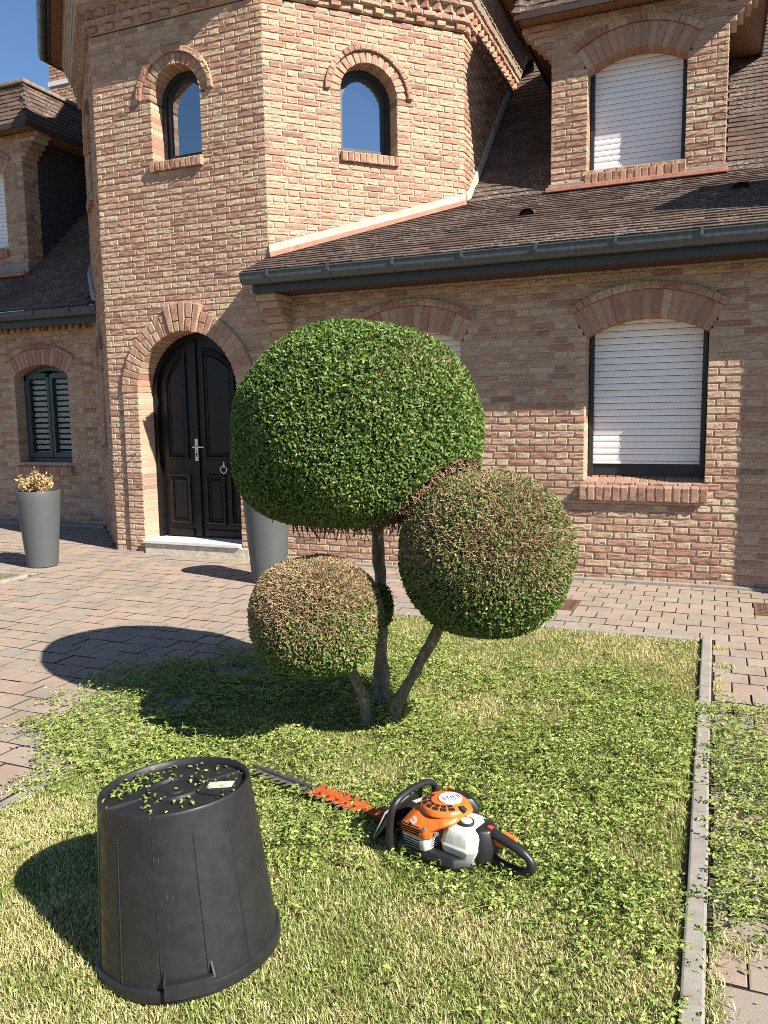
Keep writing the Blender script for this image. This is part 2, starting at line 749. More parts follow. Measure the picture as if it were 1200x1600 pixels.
def arch_ring(wi, O, U, N, op, proud=0.005, deep=0.26, split=False, keystone=0.0):
    O, U, N = Vector(O), Vector(U).normalized(), Vector(N).normalized()
    mb = WALLS[wi][1]
    P = lambda r, a, n: O + U * (op.c + r * math.sin(a)) + Z3 * (op.cz + r * math.cos(a)) + N * n
    rm = op.R + op.ring * 0.4
    nb = max(5, round(2 * op.th * rm / (op.bw + JT)))
    if nb % 2 == 0:
        nb += 1
    da = 2 * op.th / nb
    g = JT / 2
    for i in range(nb):
        a0, a1 = -op.th + i * da, -op.th + (i + 1) * da
        Ra, Rb = op.R, op.R + op.ring
        ks = keystone if abs(i - nb // 2) <= 2 else 0
        pr = proud + (0.018 if ks else 0)
        parts = [(Ra, Rb + ks)]
        if split and i % 2 == 1 and not (ks and abs(i - nb // 2) == 0):
            m = Ra + (Rb - Ra) * (0.5 if i % 4 == 1 else 0.62)
            parts = [(Ra, m - g), (m + g, Rb + ks)]
        for (x, y) in parts:
            g0, g1 = g / x, g / y
            brick([P(x, a0 + g0, pr), P(x, a1 - g0, pr), P(y, a1 - g1, pr), P(y, a0 + g1, pr)], N * (-deep - pr), wi, random.uniform(.25, .85))
    # mortar behind: front annulus, intrados
    ns = 40
    for i in range(ns):
        a0, a1 = -op.th + 2 * op.th * i / ns, -op.th + 2 * op.th * (i + 1) / ns
        m = proud - 0.0115
        mb.quad(P(op.R + .006, a0, m), P(op.R + .006, a1, m), P(op.R + op.ring + .004, a1, m), P(op.R + op.ring + .004, a0, m))
        mb.quad(P(op.R + .006, a0, m), P(op.R + .006, a0, -.27), P(op.R + .006, a1, -.27), P(op.R + .006, a1, m))
    if op.hood > 0:
        Ra, Rb = op.R + op.ring + JT * .6, op.R + op.ring + op.hood
        nh = max(4, round(2 * op.th * Rb / 0.2))
        dh = 2 * op.th / nh
        for i in range(nh):
            a0, a1 = -op.th + i * dh, -op.th + (i + 1) * dh
            sub_n = 3
            for s in range(sub_n):
                b0 = a0 + (a1 - a0) * s / sub_n + (g / Ra if s == 0 else 0)
                b1 = a0 + (a1 - a0) * (s + 1) / sub_n - (g / Ra if s == sub_n - 1 else 0)
                brick([P(Ra, b0, op.hp), P(Ra, b1, op.hp), P(Rb, b1, op.hp), P(Rb, b0, op.hp)], N * (-op.hp - .03), wi, tint=None if s == 0 else BR[-1][2])
        for i in range(ns):
            a0, a1 = -op.th + 2 * op.th * i / ns, -op.th + 2 * op.th * (i + 1) / ns
            m = op.hp - 0.012
            mb.quad(P(Ra, a0, m), P(Ra, a1, m), P(Rb, a1, m), P(Rb, a0, m))


def sill(wi, O, U, N, c, w, z0, z1, proj_=0.06, back=0.2, rise=0.06, bw=0.058):
    O, U, N = Vector(O), Vector(U).normalized(), Vector(N).normalized()
    n = max(3, round(2 * w / (bw + JT)))
    st = 2 * w / n
    P = lambda u, z, m: O + U * u + Z3 * z + N * m
    for i in range(n):
        a, b = c - w + i * st + JT / 2, c - w + (i + 1) * st - JT / 2
        brick([P(a, z0, proj_ - .006), P(b, z0, proj_ - .006), P(b, z1, proj_), P(a, z1, proj_)], N * (-proj_ - back) + Z3 * rise, wi, random.uniform(.45, 1.0))
    mb = WALLS[wi][1]
    a, b, m = c - w + .006, c + w - .006, proj_ - .012
    f = [P(a, z0 + .004, m), P(b, z0 + .004, m), P(b, z1 - .006, m), P(a, z1 - .006, m)]
    d = N * (-proj_ - back + .02) + Z3 * rise
    mb.hexa([f[0], f[1], f[1] + d, f[0] + d, f[3], f[2], f[2] + d, f[3] + d])


# ---------------- plan
AX0, AX1, BD = -6.215, -4.14, 1.55
OCT = [(AX0, 0), (AX1, 0), (AX1 + BD, BD), (AX1 + BD, BD + 2.1), (AX1, 2 * BD + 2.1), (AX0, 2 * BD + 2.1), (AX0 - BD, BD + 2.1), (AX0 - BD, BD)]
S2 = math.sqrt(.5)


def octo(o):
    out = []
    n = 8
    for i in range(n):
        p0, p1, p2 = Vector(OCT[i - 1]), Vector(OCT[i]), Vector(OCT[(i + 1) % n])
        e1, e2 = (p1 - p0).normalized(), (p2 - p1).normalized()
        n1, n2 = Vector((e1.y, -e1.x)), Vector((e2.y, -e2.x))
        out.append(p1 + (n1 + n2) * (o / (1 + n1.dot(n2))))
    return out


def sweep_oct(prof, mb, closed=False):
    rings = [[(p.x, p.y, z) for p in octo(o)] for o, z in prof]
    m = len(prof)
    for i in range(m if closed else m - 1):
        r0, r1 = rings[i], rings[(i + 1) % m]
        for k in range(8):
            k2 = (k + 1) % 8
            mb.quad(r0[k], r0[k2], r1[k2], r1[k])


# ---------------- wing wall (with two shuttered windows)
WZ0, WZ1 = 0.0, 2.70
winB = Arch(-0.563, 0.49, 0.86, 2.12, 0.14)
winC = Arch(-2.66, 0.49, 0.86, 2.12, 0.14)
w_wing = new_wall('wing_wall')
brick_wall(w_wing, (0, 0, 0), (1, 0, 0), (0, -1, 0), AX1 + .002, 1.75, 0.0, 2.70, (winB, winC))
for op in (winB, winC):
    arch_ring(w_wing, (0, 0, 0), (1, 0, 0), (0, -1, 0), op)
    sill(w_wing, (0, 0, 0), (1, 0, 0), (0, -1, 0), op.c, op.w + .035, 0.715, 0.835, 0.055, 0.24, 0.075)

# ---------------- tower
door = Arch(-5.175, 0.625, -0.1, 28 * 0.0627, 0.6249, ring=0.215, hood=0.0, bw=0.068)
winA = Arch(-5.175, 0.30, 4.10, 4.72, 0.2999, ring=0.105, hood=0.062, bw=0.055)
w_a = new_wall('tower_wall')
pil = 0.205


class DoorEx(Arch):
    def half(s, z, Ro):
        if z < s.zs:
            return s.w + (pil if Ro == s.Ro else 0)
        return Arch.half(s, z, Ro)


doorx = DoorEx(-5.175, 0.625, -0.1, 28 * 0.0627, 0.6249, ring=0.215, hood=0.0, bw=0.068)
OA, UA, NA = (0, 0, 0), (1, 0, 0), (0, -1, 0)
brick_wall(w_a, OA, UA, NA, AX0, AX1, 0, 5.48, (doorx, winA))
arch_ring(w_a, OA, UA, NA, door, proud=0.034, split=True, keystone=0.075)
for sgn in (-1, 1):      # proud door jambs
    a, b = sorted((door.c + sgn * door.w, door.c + sgn * (door.w + pil)))
    brick_wall(w_a, OA, UA, NA, a, b, 0, 28 * CH, (), proud=0.032, enddeep=(sgn > 0, sgn < 0))
    m = WALLS[w_a][1]
    e = door.c + sgn * (door.w + pil - .006)
    m.quad((e, -.024, 0), (e, .01, 0), (e, .01, 1.75), (e, -.024, 1.75))
    e = door.c + sgn * (door.w + .0022)
    m.quad((e, -.024, 0), (e, .27, 0), (e, .27, 1.75), (e, -.024, 1.75))
arch_ring(w_a, OA, UA, NA, winA)
sill(w_a, OA, UA, NA, winA.c, winA.w + .02, 4.005, 4.095, 0.05, 0.2, 0.04, 0.052)
OB, UB, NB = (AX1, 0, 0), (S2, S2, 0), (S2, -S2, 0)
BL = BD / S2
winBt = Arch(BL / 2, 0.31, 4.12, 4.70, 0.3099, ring=0.105, hood=0.062, bw=0.055)
brick_wall(w_a, OB, UB, NB, 0, BL, 2.9, 5.48, (winBt,), skip=lambda u, z: z < 2.93 + 0.44 * u * S2)
arch_ring(w_a, OB, UB, NB, winBt)
sill(w_a, OB, UB, NB, winBt.c, winBt.w + .01, 4.03, 4.12, 0.045, 0.2, 0.04, 0.052)
OC, UC, NC = (AX1 + BD, BD, 0), (0, 1, 0), (1, 0, 0)
brick_wall(w_a, OC, UC, NC, 0, 2.3, 3.5, 5.48, (), skip=lambda u, z: z < 3.5 + 0.9 * u)
# left 45 degree face with a tall recessed slit window and hood
OL, UL, NL = (AX0 - BD, BD, 0), (S2, -S2, 0), (-S2, -S2, 0)
winL1 = Arch(BL / 2, 0.30, 1.15, 2.10, 0.2999, ring=0.105, hood=0.062, bw=0.055, hoodproud=0.045)
winL2 = Arch(BL / 2, 0.30, 4.10, 4.72, 0.2999, ring=0.105, hood=0.062, bw=0.055, hoodproud=0.045)
brick_wall(w_a, OL, UL, NL, 0, BL, 0, 5.48, (winL1, winL2))
for op in (winL1, winL2):
    arch_ring(w_a, OL, UL, NL, op)
    sill(w_a, OL, UL, NL, op.c, op.w + .02, op.zb - .1, op.zb - .01, 0.06, 0.2, 0.04, 0.052)

# cornice of the tower: dentils, string courses, dog-tooth course
w_c = new_wall('cornice')
faces8 = []
for i in range(8):
    faces8.append((i, (i + 1) % 8))
vis = [0, 1, 2, 7]


def oct_edge(i, o):
    c = octo(o)
    p, q = c[i], c[(i + 1) % 8]
    e = (q - p)
    L = e.length
    e.normalize()
    return Vector((p.x, p.y, 0)), Vector((e.x, e.y, 0)), Vector((e.y, -e.x, 0)), L


for i in vis:
    # dentil course
    p, e, n, L = oct_edge(i, 0.0)
    k = int(L / 0.112)
    st = L / k
    for j in range(k):
        pr = 0.045 if j % 2 == 0 else 0.012
        a, b = j * st + JT / 2, (j + 1) * st - JT / 2
        z0, z1 = 5.478, 5.478 + CH - JT
        brick([p + e * a + n * pr + Z3 * z0, p + e * b + n * pr + Z3 * z0, p + e * b + n * pr + Z3 * z1, p + e * a + n * pr + Z3 * z1], n * (-.1), w_c)
    for (o, z) in ((0.06, 5.478 + CH), (0.095, 5.478 + 3.25 * CH), (0.115, 5.478 + 4.25 * CH), (0.14, 5.478 + 5.25 * CH), (0.165, 5.478 + 6.25 * CH), (0.19, 5.478 + 7.25 * CH), (0.21, 5.478 + 8.25 * CH)):
        p, e, n, L = oct_edge(i, o)
        for (a, b) in fill(0, L):
            z0, z1 = z + JT / 2, z + CH - JT / 2
            brick([p + e * a + Z3 * z0, p + e * b + Z3 * z0, p + e * b + Z3 * z1, p + e * a + Z3 * z1], n * (-.15), w_c)
    # dog-tooth course
    p, e, n, L = oct_edge(i, 0.035)
    k = int(L / 0.135)
    st = L / k
    z0, z1 = 5.478 + 2 * CH + .004, 5.478 + 3.25 * CH - .004
    for j in range(k):
        c = p + e * ((j + .5) * st)
        tip = c + n * 0.055
        l, r = c - e * .058, c + e * .058
        t = rand_tint()
        brick([l + Z3 * z0, tip + Z3 * z0, tip + Z3 * z1, l + Z3 * z1], (e - n) * .06, w_c, t)
        brick([tip + Z3 * z0, r + Z3 * z0, r + Z3 * z1, tip + Z3 * z1], (-e - n) * .06, w_c, t)
sweep_oct([(-0.01, 5.47), (0.004, 5.478), (0.004, 5.478 + CH), (0.05, 5.478 + CH + .004), (0.05, 5.478 + 2 * CH - .004), (0.033, 5.478 + 2 * CH), (0.033, 5.478 + 3.25 * CH),
           (0.085, 5.478 + 3.25 * CH + .004), (0.085, 5.478 + 4.25 * CH), (0.105, 5.478 + 4.25 * CH + .004), (0.13, 5.478 + 5.25 * CH + .004), (0.155, 5.478 + 6.25 * CH + .004),
           (0.18, 5.478 + 7.25 * CH + .004), (0.2, 5.478 + 8.25 * CH + .004), (0.2, 6.07)], WALLS[w_c][1])

# brick corbel under the eave end
w_k = new_wall('eave_corbel')
for j in range(6):
    z0, z1 = 2.27 + j * CH, 2.27 + (j + 1) * CH - JT
    y = -0.055 - j * 0.056
    x0, x1 = -4.10, -3.895
    brick([(x0, y, z0), (x1, y, z0), (x1, y, z1), (x0, y, z1)], (0, -y + .02, 0), w_k)
    WALLS[w_k][1].box(x0 + .008, x1 - .008, y + .012, .02, z0 - .004, z1 + JT)

# ---------------- left wing wall
LWY = 1.55
w_l = new_wall('side_wing_wall')
winLW = Arch(-8.78, 0.49, 0.86, 2.10, 0.15)
brick_wall(w_l, (0, LWY, 0), (1, 0, 0), (0, -1, 0), -12.6, AX0 - BD + .05, 0, 2.88, (winLW,))
arch_ring(w_l, (0, LWY, 0), (1, 0, 0), (0, -1, 0), winLW)
sill(w_l, (0, LWY, 0), (1, 0, 0), (0, -1, 0), winLW.c, winLW.w + .03, 0.70, 0.82, 0.06, 0.24, 0.075)
for j in range(40):
    x = -12.3 + j * 0.118
    if x > -7.9:
        break
    brick([(x, LWY - .05, 2.70), (x + .06, LWY - .05, 2.70), (x + .06, LWY - .05, 2.75), (x, LWY - .05, 2.75)], (0, .08, 0), w_l)

# ---------------- projecting bay at the right, just outside the picture
w_r = new_wall('projecting_bay_wall')
brick_wall(w_r, (1.125, 0, 0), (0, -1, 0), (-1, 0, 0), 0, 0.32, 0, 3.7, ())
brick_wall(w_r, (1.125, -0.32, 0), (1, 0, 0), (0, -1, 0), 0, 2.6, 0, 3.7, ())
WALLS[w_r][1].box(1.147, 3.6, -.29, .6, 3.0, 4.6)

# ---------------- dormers (brick fronts)
DZ0 = 3.45
dormers = []


def dormer_brick(name, dx, dy):
    wi = new_wall(name)
    O = (dx, dy, 0)
    op = Arch(-0.845, 0.475, 3.93, 4.93, 0.15)
    brick_wall(wi, O, (1, 0, 0), (0, -1, 0), -1.69, 0.0, DZ0, 5.47, (op,))
    arch_ring(wi, O, (1, 0, 0), (0, -1, 0), op)
    sill(wi, O, (1, 0, 0), (0, -1, 0), op.c, op.w + .02, 3.80, 3.905, 0.045, 0.2, 0.06)
    brick_wall(wi, (dx, dy, 0), (0, 1, 0), (1, 0, 0), 0, 0.28, DZ0, 5.47)
    brick_wall(wi, (dx - 1.69, dy + .28, 0), (0, -1, 0), (-1, 0, 0), 0, 0.28, DZ0, 5.47)
    for j in range(5):          # corbelled shoulders
        z0, z1 = 5.145 + j * CH, 5.145 + (j + 1) * CH - JT
        e = 0.062 * (j + 1)
        for s in (0, 1):
            x0, x1 = (dx - .02, dx + e) if s else (dx - 1.69 - e, dx - 1.67)
            brick([(x0, dy - .004, z0), (x1, dy - .004, z0), (x1, dy - .004, z1), (x0, dy - .004, z1)], (0, .26, 0), wi)
            WALLS[wi][1].box(x0 + .008, x1 - .008, dy + .008, dy + .25, z0 - .004, z1 + JT)
    return wi, op


w_d1, opD1 = dormer_brick('dormer_wall', 0.0, 1.68)
w_d2, opD2 = dormer_brick('dormer_wall', -9.1, 1.80)

# ---------------- chimney
w_ch = new_wall('chimney')
brick_wall(w_ch, (-12.25, 5.7, 0), (1, 0, 0), (0, -1, 0), 0, 0.7, 6.0, 9.3)
brick_wall(w_ch, (-11.55, 5.7, 0), (0, 1, 0), (1, 0, 0), 0, 0.6, 6.0, 9.3)
WALLS[w_ch][1].box(-12.2, -11.6, 5.76, 6.25, 6.0, 9.2)

# ---------------- build bricks: the 300 that show largest are objects, the rest one mesh
wall_objs = []
for nm, mb in WALLS:
    wall_objs.append(hp(mb.build(nm, MORTAR)))
BALLS = [(555, 660, 195, 165), (762, 860, 141, 132), (500, 962, 106, 98)]


def vis_area(q):
    pts = [proj(p) for p in q]
    if any(p is None for p in pts):
        return 0
    cx, cy = sum(p[0] for p in pts) / 4, sum(p[1] for p in pts) / 4
    if not (4 < cx < 1196 and 4 < cy < 1596):
        return 0
    for (bx, by, rx, ry) in BALLS:
        if ((cx - bx) / rx) ** 2 + ((cy - by) / ry) ** 2 < 1:
            return 0
    a = 0
    for i in range(4):
        j = (i + 1) % 4
        a += pts[i][0] * pts[j][1] - pts[j][0] * pts[i][1]
    return -a / 2 if a < 0 else 0


order = sorted(range(len(BR)), key=lambda i: -vis_area(BR[i][0]))
single = set(order[:300])
rest = MB()
for i, (q, dv, t, wi) in enumerate(BR):
    if i in single:
        mb = MB()
        brick_geo(mb, q, dv, t)
        c = (q[0] + q[2]) / 2
        mb.v = [tuple(Vector(p) - c) for p in mb.v]
        o = mb.build('brick', BRICK)
        o.parent = wall_objs[wi]
        o.location = c
        o.matrix_parent_inverse = wall_objs[wi].matrix_parent_inverse @ Matrix.Identity(4)
        o.matrix_parent_inverse = Matrix.Identity(4)
    else:
        brick_geo(rest, q, dv, t)
tag(hp(rest.build('bricks', BRICK)), kind='stuff')

# ---------------- footing strip, step, threshold
for bx in ((AX1 + .12, 1.7, -.045, 0.0, -.02, .028), (-12.5, AX0 - BD + .1, LWY - .16, LWY, -.02, .03), (AX0, door.c - door.w - .02, -.05, 0, -.02, .012)):
    mb = MB()
    mb.box(*bx)
    hp(mb.build('footing_strip', CONC, bevel=.006))
mb = MB()
mb.box(door.c - door.w + .012, door.c + door.w + .1, -.06, .27, -.02, .112)
hp(mb.build('door_step', STEP, bevel=.008))
mb = MB()
mb.box(door.c - door.w + .008, door.c + door.w - .008, -.085, .27, .115, .15)
hp(mb.build('threshold', STONE, bevel=.004))

# ---------------- front door
DY = 0.245
DC, DR, DS = door.c, door.w, door.zs


def arch_poly(x0, x1, z0, c, cz, R, n=18):
    """polygon between x0..x1 from z0 up to the arch of radius R about (c,cz)"""
    pts = [(x0, z0), (x1, z0)]
    for i in range(n + 1):
        x = x1 + (x0 - x1) * i / n
        pts.append((x, cz + math.sqrt(max(0, R * R - (x - c) ** 2))))
    return pts


def ring_strip(mb, c, cz, R0, R1, zb, y0, y1, n=28, semi=math.pi / 2):
    """frame: two posts and an arch between R0 and R1"""
    prof = []
    prof.append((-R0, -R1, zb))
    out_i, out_o = [(c - R0, zb)], [(c - R1, zb)]
    for i in range(n + 1):
        a = -semi + 2 * semi * i / n
        out_i.append((c + R0 * math.sin(a), cz + R0 * math.cos(a)))
        out_o.append((c + R1 * math.sin(a), cz + R1 * math.cos(a)))
    out_i.append((c + R0, zb))
    out_o.append((c + R1, zb))
    for i in range(len(out_i) - 1):
        a, b, d, e = out_i[i], out_i[i + 1], out_o[i + 1], out_o[i]
        f = lambda p, y: (p[0], y, p[1])
        mb.quad(f(a, y0), f(b, y0), f(d, y0), f(e, y0))
        mb.quad(f(a, y0), f(a, y1), f(b, y1), f(b, y0))
        mb.quad(f(e, y0), f(d, y0), f(d, y1), f(e, y1))


mb = MB()
ring_strip(mb, DC, DS, DR - .055, DR + .03, .15, DY - .03, DY + .1)
hp(mb.build('door_frame', BLACKW))
JX = -5.255
Rl = DR - .05
leafs = []
for (x0, x1) in ((DC - Rl, JX - .004), (JX + .004, DC + Rl)):
    mb = MB()
    mb.prism(arch_poly(x0, x1, .158, DC, DS, Rl), .05, Matrix.Translation((0, DY + .02, 0)))
    leafs.append(hp(mb.build('door_leaf', BLACKW)))
mb = MB()
mb.box(JX - .03, JX + .022, DY - .005, DY + .018, .16, DS + Rl - .02)
sub(mb.build('cover_strip', BLACKW, bevel=.006), leafs[1])


def panel(leaf, x0, x1, z0, z1, top=None):
    """moulded frame + raised field; top(x) gives an arched upper edge"""
    y = DY + .02
    n = 10
    f = (lambda x: top(x)) if top else (lambda x: z1)

    def outline(i):
        xs = [x0 + i + (x1 - x0 - 2 * i) * k / n for k in range(n + 1)]
        return [(x0 + i, z0 + i), (x1 - i, z0 + i)] + [(x, f(x) - i * (1.2 if top else 1)) for x in reversed(xs)]
    steps = [(0, 0), (.008, -.022), (.028, -.026), (.036, -.008), (.05, .004), (.078, -.016)]
    mb = MB()
    rings = [[(px, y + d, pz) for px, pz in outline(i)] for i, d in steps]
    m = len(rings[0])
    for a, b in zip(rings[:-1], rings[1:]):
        for k in range(m):
            k2 = (k + 1) % m
            mb.quad(a[k], a[k2], b[k2], b[k])
    mb.add(rings[-1], [tuple(range(m))])
    o = mb.build('panel', BLACKW)
    sub(o, leaf)


arc = lambda x: DS + math.sqrt(max(0.001, (Rl - .10) ** 2 - (x - DC) ** 2))
panel(leafs[0], -5.66, -5.37, 0.30, 0.86)
panel(leafs[0], -5.66, -5.37, 1.02, 2.0, arc)
mb = MB()
mb.box(-5.68, -5.35, DY - .004, DY + .02, .165, .245)
sub(mb.build('kick_board', BLACKW, bevel=.01), leafs[0])
panel(leafs[1], -5.17, -4.91, 0.30, 0.86)
panel(leafs[1], -4.86, -4.66, 0.30, 0.86)
panel(leafs[1], -5.17, -4.75, 1.02, 2.0, arc)
mb = MB()
mb.box(-5.18, -4.66, DY - .004, DY + .02, .165, .245)
sub(mb.build('kick_board', BLACKW, bevel=.01), leafs[1])
mb = MB()
mb.box(-5.278, -5.236, DY - .016, DY - .006, 1.005, 1.25)
hd = sub(mb.build('handle_plate', STEEL, bevel=.003), leafs[1])
mb = MB()
mb.tube([(-5.257, DY - .01, 1.16), (-5.257, DY - .06, 1.16)], .011)
mb.tube([(-5.272, DY - .058, 1.16), (-5.2, DY - .06, 1.16), (-5.13, DY - .055, 1.158)], [.011, .0105, .009])
sub(mb.build('lever', STEEL, smooth=True), hd)
mb = MB()
mb.tube([(-5.257, DY - .021, 1.085), (-5.257, DY - .0155, 1.085)], .008)
mb.box(-5.261, -5.253, DY - .021, DY - .0155, 1.05, 1.08)
sub(mb.build('keyhole', DARK), hd)
mb = MB()
kx, kz = -4.905, 0.90
mb.tube([(kx, DY + .02, kz + .055), (kx, DY - .03, kz + .055)], .016)
mb.tube([(kx, DY - .02, kz + .04), (kx, DY - .022, kz + .1)], [.014, .008])
mb.tube([(kx + .04 * math.sin(a) * (1 + .15 * math.cos(a)), DY - .03, kz + .012 + .036 * math.cos(a)) for a in np.linspace(0, 2 * math.pi, 20)[:-1]], .007, 8, closed=True)
sub(mb.build('knocker', STEEL, smooth=True), leafs[1])


# ---------------- roller shutters
def slat_mesh(w, h):
    mb = MB()
    n = 5
    pr = [(-.5 + k / n) for k in range(n + 1)]
    rows = []
    for p in pr:
        rows.append((p * (h - .0045), -.0036 * (1 - (2 * p) ** 2) - .002))
    rows = [(-h / 2 + .00225, .012)] + rows + [(h / 2 - .00225, .012)]
    for (za, ya), (zb, yb) in zip(rows[:-1], rows[1:]):
        mb.quad((-w, ya, za), (w, ya, za), (w, yb, zb), (-w, yb, zb))
    o = mb.build('slat', SHUT, smooth=True)
    C.objects.unlink(o)
    return o.data


SLATM = slat_mesh(0.47, 0.0565)


def shutter(op, O, y, zbar, ztop):
    """guide rails, bottom bar and slats inside an arched opening"""
    ox, oy = O
    fr = MB()
    xc = ox + op.c
    fr.box(xc - op.w + .006, xc - op.w + .045, oy + y - .03, oy + y + .05, op.zb + .02, ztop)
    fr.box(xc + op.w - .045, xc + op.w - .006, oy + y - .03, oy + y + .05, op.zb + .02, ztop)
    fr.box(xc - op.w + .006, xc + op.w - .006, oy + y + .003, oy + y + .06, op.zb - .01, zbar)
    fr.box(xc - op.w + .006, xc + op.w - .006, oy + y - .035, oy + y + .05, op.zb - .03, op.zb + .045)
    o = hp(fr.build('window_frame', FRAME, bevel=.004))
    h = 0.0565
    k = 0
    z = zbar + h / 2
    sh = MB()
    sh.box(xc - op.w + .046, xc + op.w - .046, oy + y - .012, oy + y + .002, zbar - .022, zbar - .001)
    s = hp(sh.build('roller_shutter', SHUT))
    while z < ztop + .1:
        sl = bpy.data.objects.new('slat', SLATM)
        C.objects.link(sl)
        sl.location = (xc, oy + y, z)
        sl.scale = ((op.w - .046) / .47, 1, 1)
        sl.parent = s
        z += h
    bk = MB()
    bk.box(xc - op.w + .02, xc + op.w - .02, oy + y + .02, oy + y + .03, op.zb, ztop + .25)
    sub(bk.build('backing', DARK), o)
    return s


for op in (winB, winC):
    shutter(op, (0, 0), 0.245, 1.04, 2.30)
shutter(opD1, (0, 1.68), 0.225, 4.02, 5.1)
shutter(opD2, (-9.1, 1.80), 0.20, 4.02, 5.1)


# ---------------- arched tower windows (dark frame, glass)
def tower_window(op, O, U, N, depth=0.2):
    O, U, N = Vector(O), Vector(U).normalized(), Vector(N).normalized()
    Mx = Matrix(((U.x, -N.x, 0, O.x), (U.y, -N.y, 0, O.y), (0, 0, 1, 0), (0, 0, 0, 1)))
    mb = MB()
    ring_strip(mb, op.c, op.zs, op.w - .05, op.w + .02, op.zb + .05, depth - .01, depth + .06)
    ring_strip(mb, op.c, op.zs, op.w - .095, op.w - .045, op.zb + .1, depth + .012, depth + .06)
    mb.box(op.c - op.w - .01, op.c + op.w + .01, depth - .012, depth + .06, op.zb + .0, op.zb + .055)
    mb.box(op.c - op.w + .045, op.c + op.w - .045, depth + .01, depth + .06, op.zb + .055, op.zb + .115)
    mb.v = [tuple(Mx @ Vector(p)) for p in mb.v]
    fr = hp(mb.build('window_frame', FRAME))
    g = MB()
    poly = arch_poly(op.c - op.w + .09, op.c + op.w - .09, op.zb + .1, op.c, op.zs, op.w - .09, 20)
    g.prism(poly, .012, Mx @ Matrix.Translation((0, depth + .03, 0)))
    sub(g.build('pane', GLASS), fr)
    b = MB()
    b.prism(arch_poly(op.c - op.w, op.c + op.w, op.zb, op.c, op.zs, op.w, 16), .02, Mx @ Matrix.Translation((0, depth + .07, 0)))
    sub(b.build('backing', DARK), fr)  # added dark sheet behind the glass, keeps out light from the open back


tower_window(winA, OA, UA, NA)
tower_window(winBt, OB, UB, NB)
tower_window(winL1, OL, UL, NL)
tower_window(winL2, OL, UL, NL)

# ---------------- casement window of the left wing with a striped blind
op = winLW
y = LWY + .2
mb = MB()
x0, x1 = op.c - op.w + .004, op.c + op.w - .004
TZ = lambda x: op.cz + math.sqrt(op.R ** 2 - (x - op.c) ** 2)


def bar(mb, xa, xb, za, zb, ya, yb):
    mb.box(xa, xb, ya, yb, za, zb)


bar(mb, x0, x0 + .06, .86, 2.13, y - .03, y + .05)
bar(mb, x1 - .06, x1, .86, 2.13, y - .03, y + .05)
bar(mb, x0 + .06, x1 - .06, .86, .93, y - .035, y + .05)
n = 14
for i in range(n):
    xa, xb = x0 + (x1 - x0) * i / n, x0 + (x1 - x0) * (i + 1) / n
    mb.hexa([(xa, y - .03, TZ(xa) - .08), (xb, y - .03, TZ(xb) - .08), (xb, y + .05, TZ(xb) - .08), (xa, y + .05, TZ(xa) - .08),
             (xa, y - .03, TZ(xa) + .02), (xb, y - .03, TZ(xb) + .02), (xb, y + .05, TZ(xb) + .02), (xa, y + .05, TZ(xa) + .02)])
cfr = hp(mb.build('window_frame', GFRAME))
for s in (-1, 1):
    xa, xb = sorted((op.c + s * .006, op.c + s * (op.w - .062)))
    mb = MB()
    bar(mb, xa, xa + .05, .94, 2.08, y - .045, y + .02)
    bar(mb, xb - .05, xb, .94, 2.08, y - .045, y + .02)
    bar(mb, xa + .05, xb - .05, .94, 1.01, y - .045, y + .02)
    bar(mb, xa + .05, xb - .05, 2.06, 2.14, y - .045, y + .02)
    sub(mb.build('casement', GFRAME, bevel=.004), cfr)
    g = MB()
    bar(g, xa + .05, xb - .05, 1.01, 2.06, y - .01, y - .004)
    m = NT('clear_glass')
    m.col((0.9, 0.95, 0.95))
    m.rough(0.0)
    m.b.inputs['Transmission Weight'].default_value = 1.0
    m.b.inputs['IOR'].default_value = 1.12
    sub(g.build('pane', m.mat), cfr)
BLIND = plain('blind_fabric', (0.40, 0.40, 0.38), 0.8, var=.05)
z = 0.98
while z < 2.14:
    mb = MB()
    mb.box(op.c - op.w + .08, op.c + op.w - .08, y + .035, y + .038, z, z + .05)
    sub(mb.build('blind_stripe', BLIND), cfr)
    z += .078
mb = MB()
mb.box(op.c - op.w, op.c + op.w, y + .12, y + .14, .8, 2.35)
sub(mb.build('backing', DARK), cfr)

# ---------------- roofs
TILES = MB()


def tiles(O, U, S, N, u0, u1, s0, s1, ok=None, w=0.165, g=0.096, mb=None, lift=0.016):
    mb = mb or TILES
    O, U, S, N = Vector(O), Vector(U).normalized(), Vector(S).normalized(), Vector(N).normalized()
    row = 0
    s = s0
    while s < s1:
        u = u0 - (w / 2 if row % 2 else 0)
        while u < u1:
            a, b = max(u, u0) + .0012, min(u + w, u1) - .0012
            u += w
            if b - a < .02:
                continue
            if ok:
                P = O + U * ((a + b) / 2) + S * (s + g / 2)
                if not ok(P):
                    continue
            l = lift + random.uniform(-.003, .004)
            j = random.uniform(-.004, .004)
            e = min(g * 1.25, s1 - s + .03)
            p0, p1 = O + U * a + S * (s + j), O + U * b + S * (s + j + random.uniform(-.002, .002))
            q0, q1 = O + U * a + S * (s + e), O + U * b + S * (s + e)
            sag = random.uniform(-.002, .002)
            t = random.random() * .92 if random.random() < .985 else 1.0
            A, B_, D, E_ = p0 + N * (l + sag), p1 + N * (l - sag), q1 + N * .004, q0 + N * .004
            mb.add([A, B_, D, E_, p0 + N * (l - .012), p1 + N * (l - .012)], [(0, 1, 2, 3), (4, 5, 1, 0), (4, 0, 3), (5, 2, 1)], t)
        s += g
        row += 1


def slope_dirs(k):
    L = math.hypot(1, k)
    return Vector((0, 1 / L, k / L)), Vector((0, -k / L, 1 / L)), L


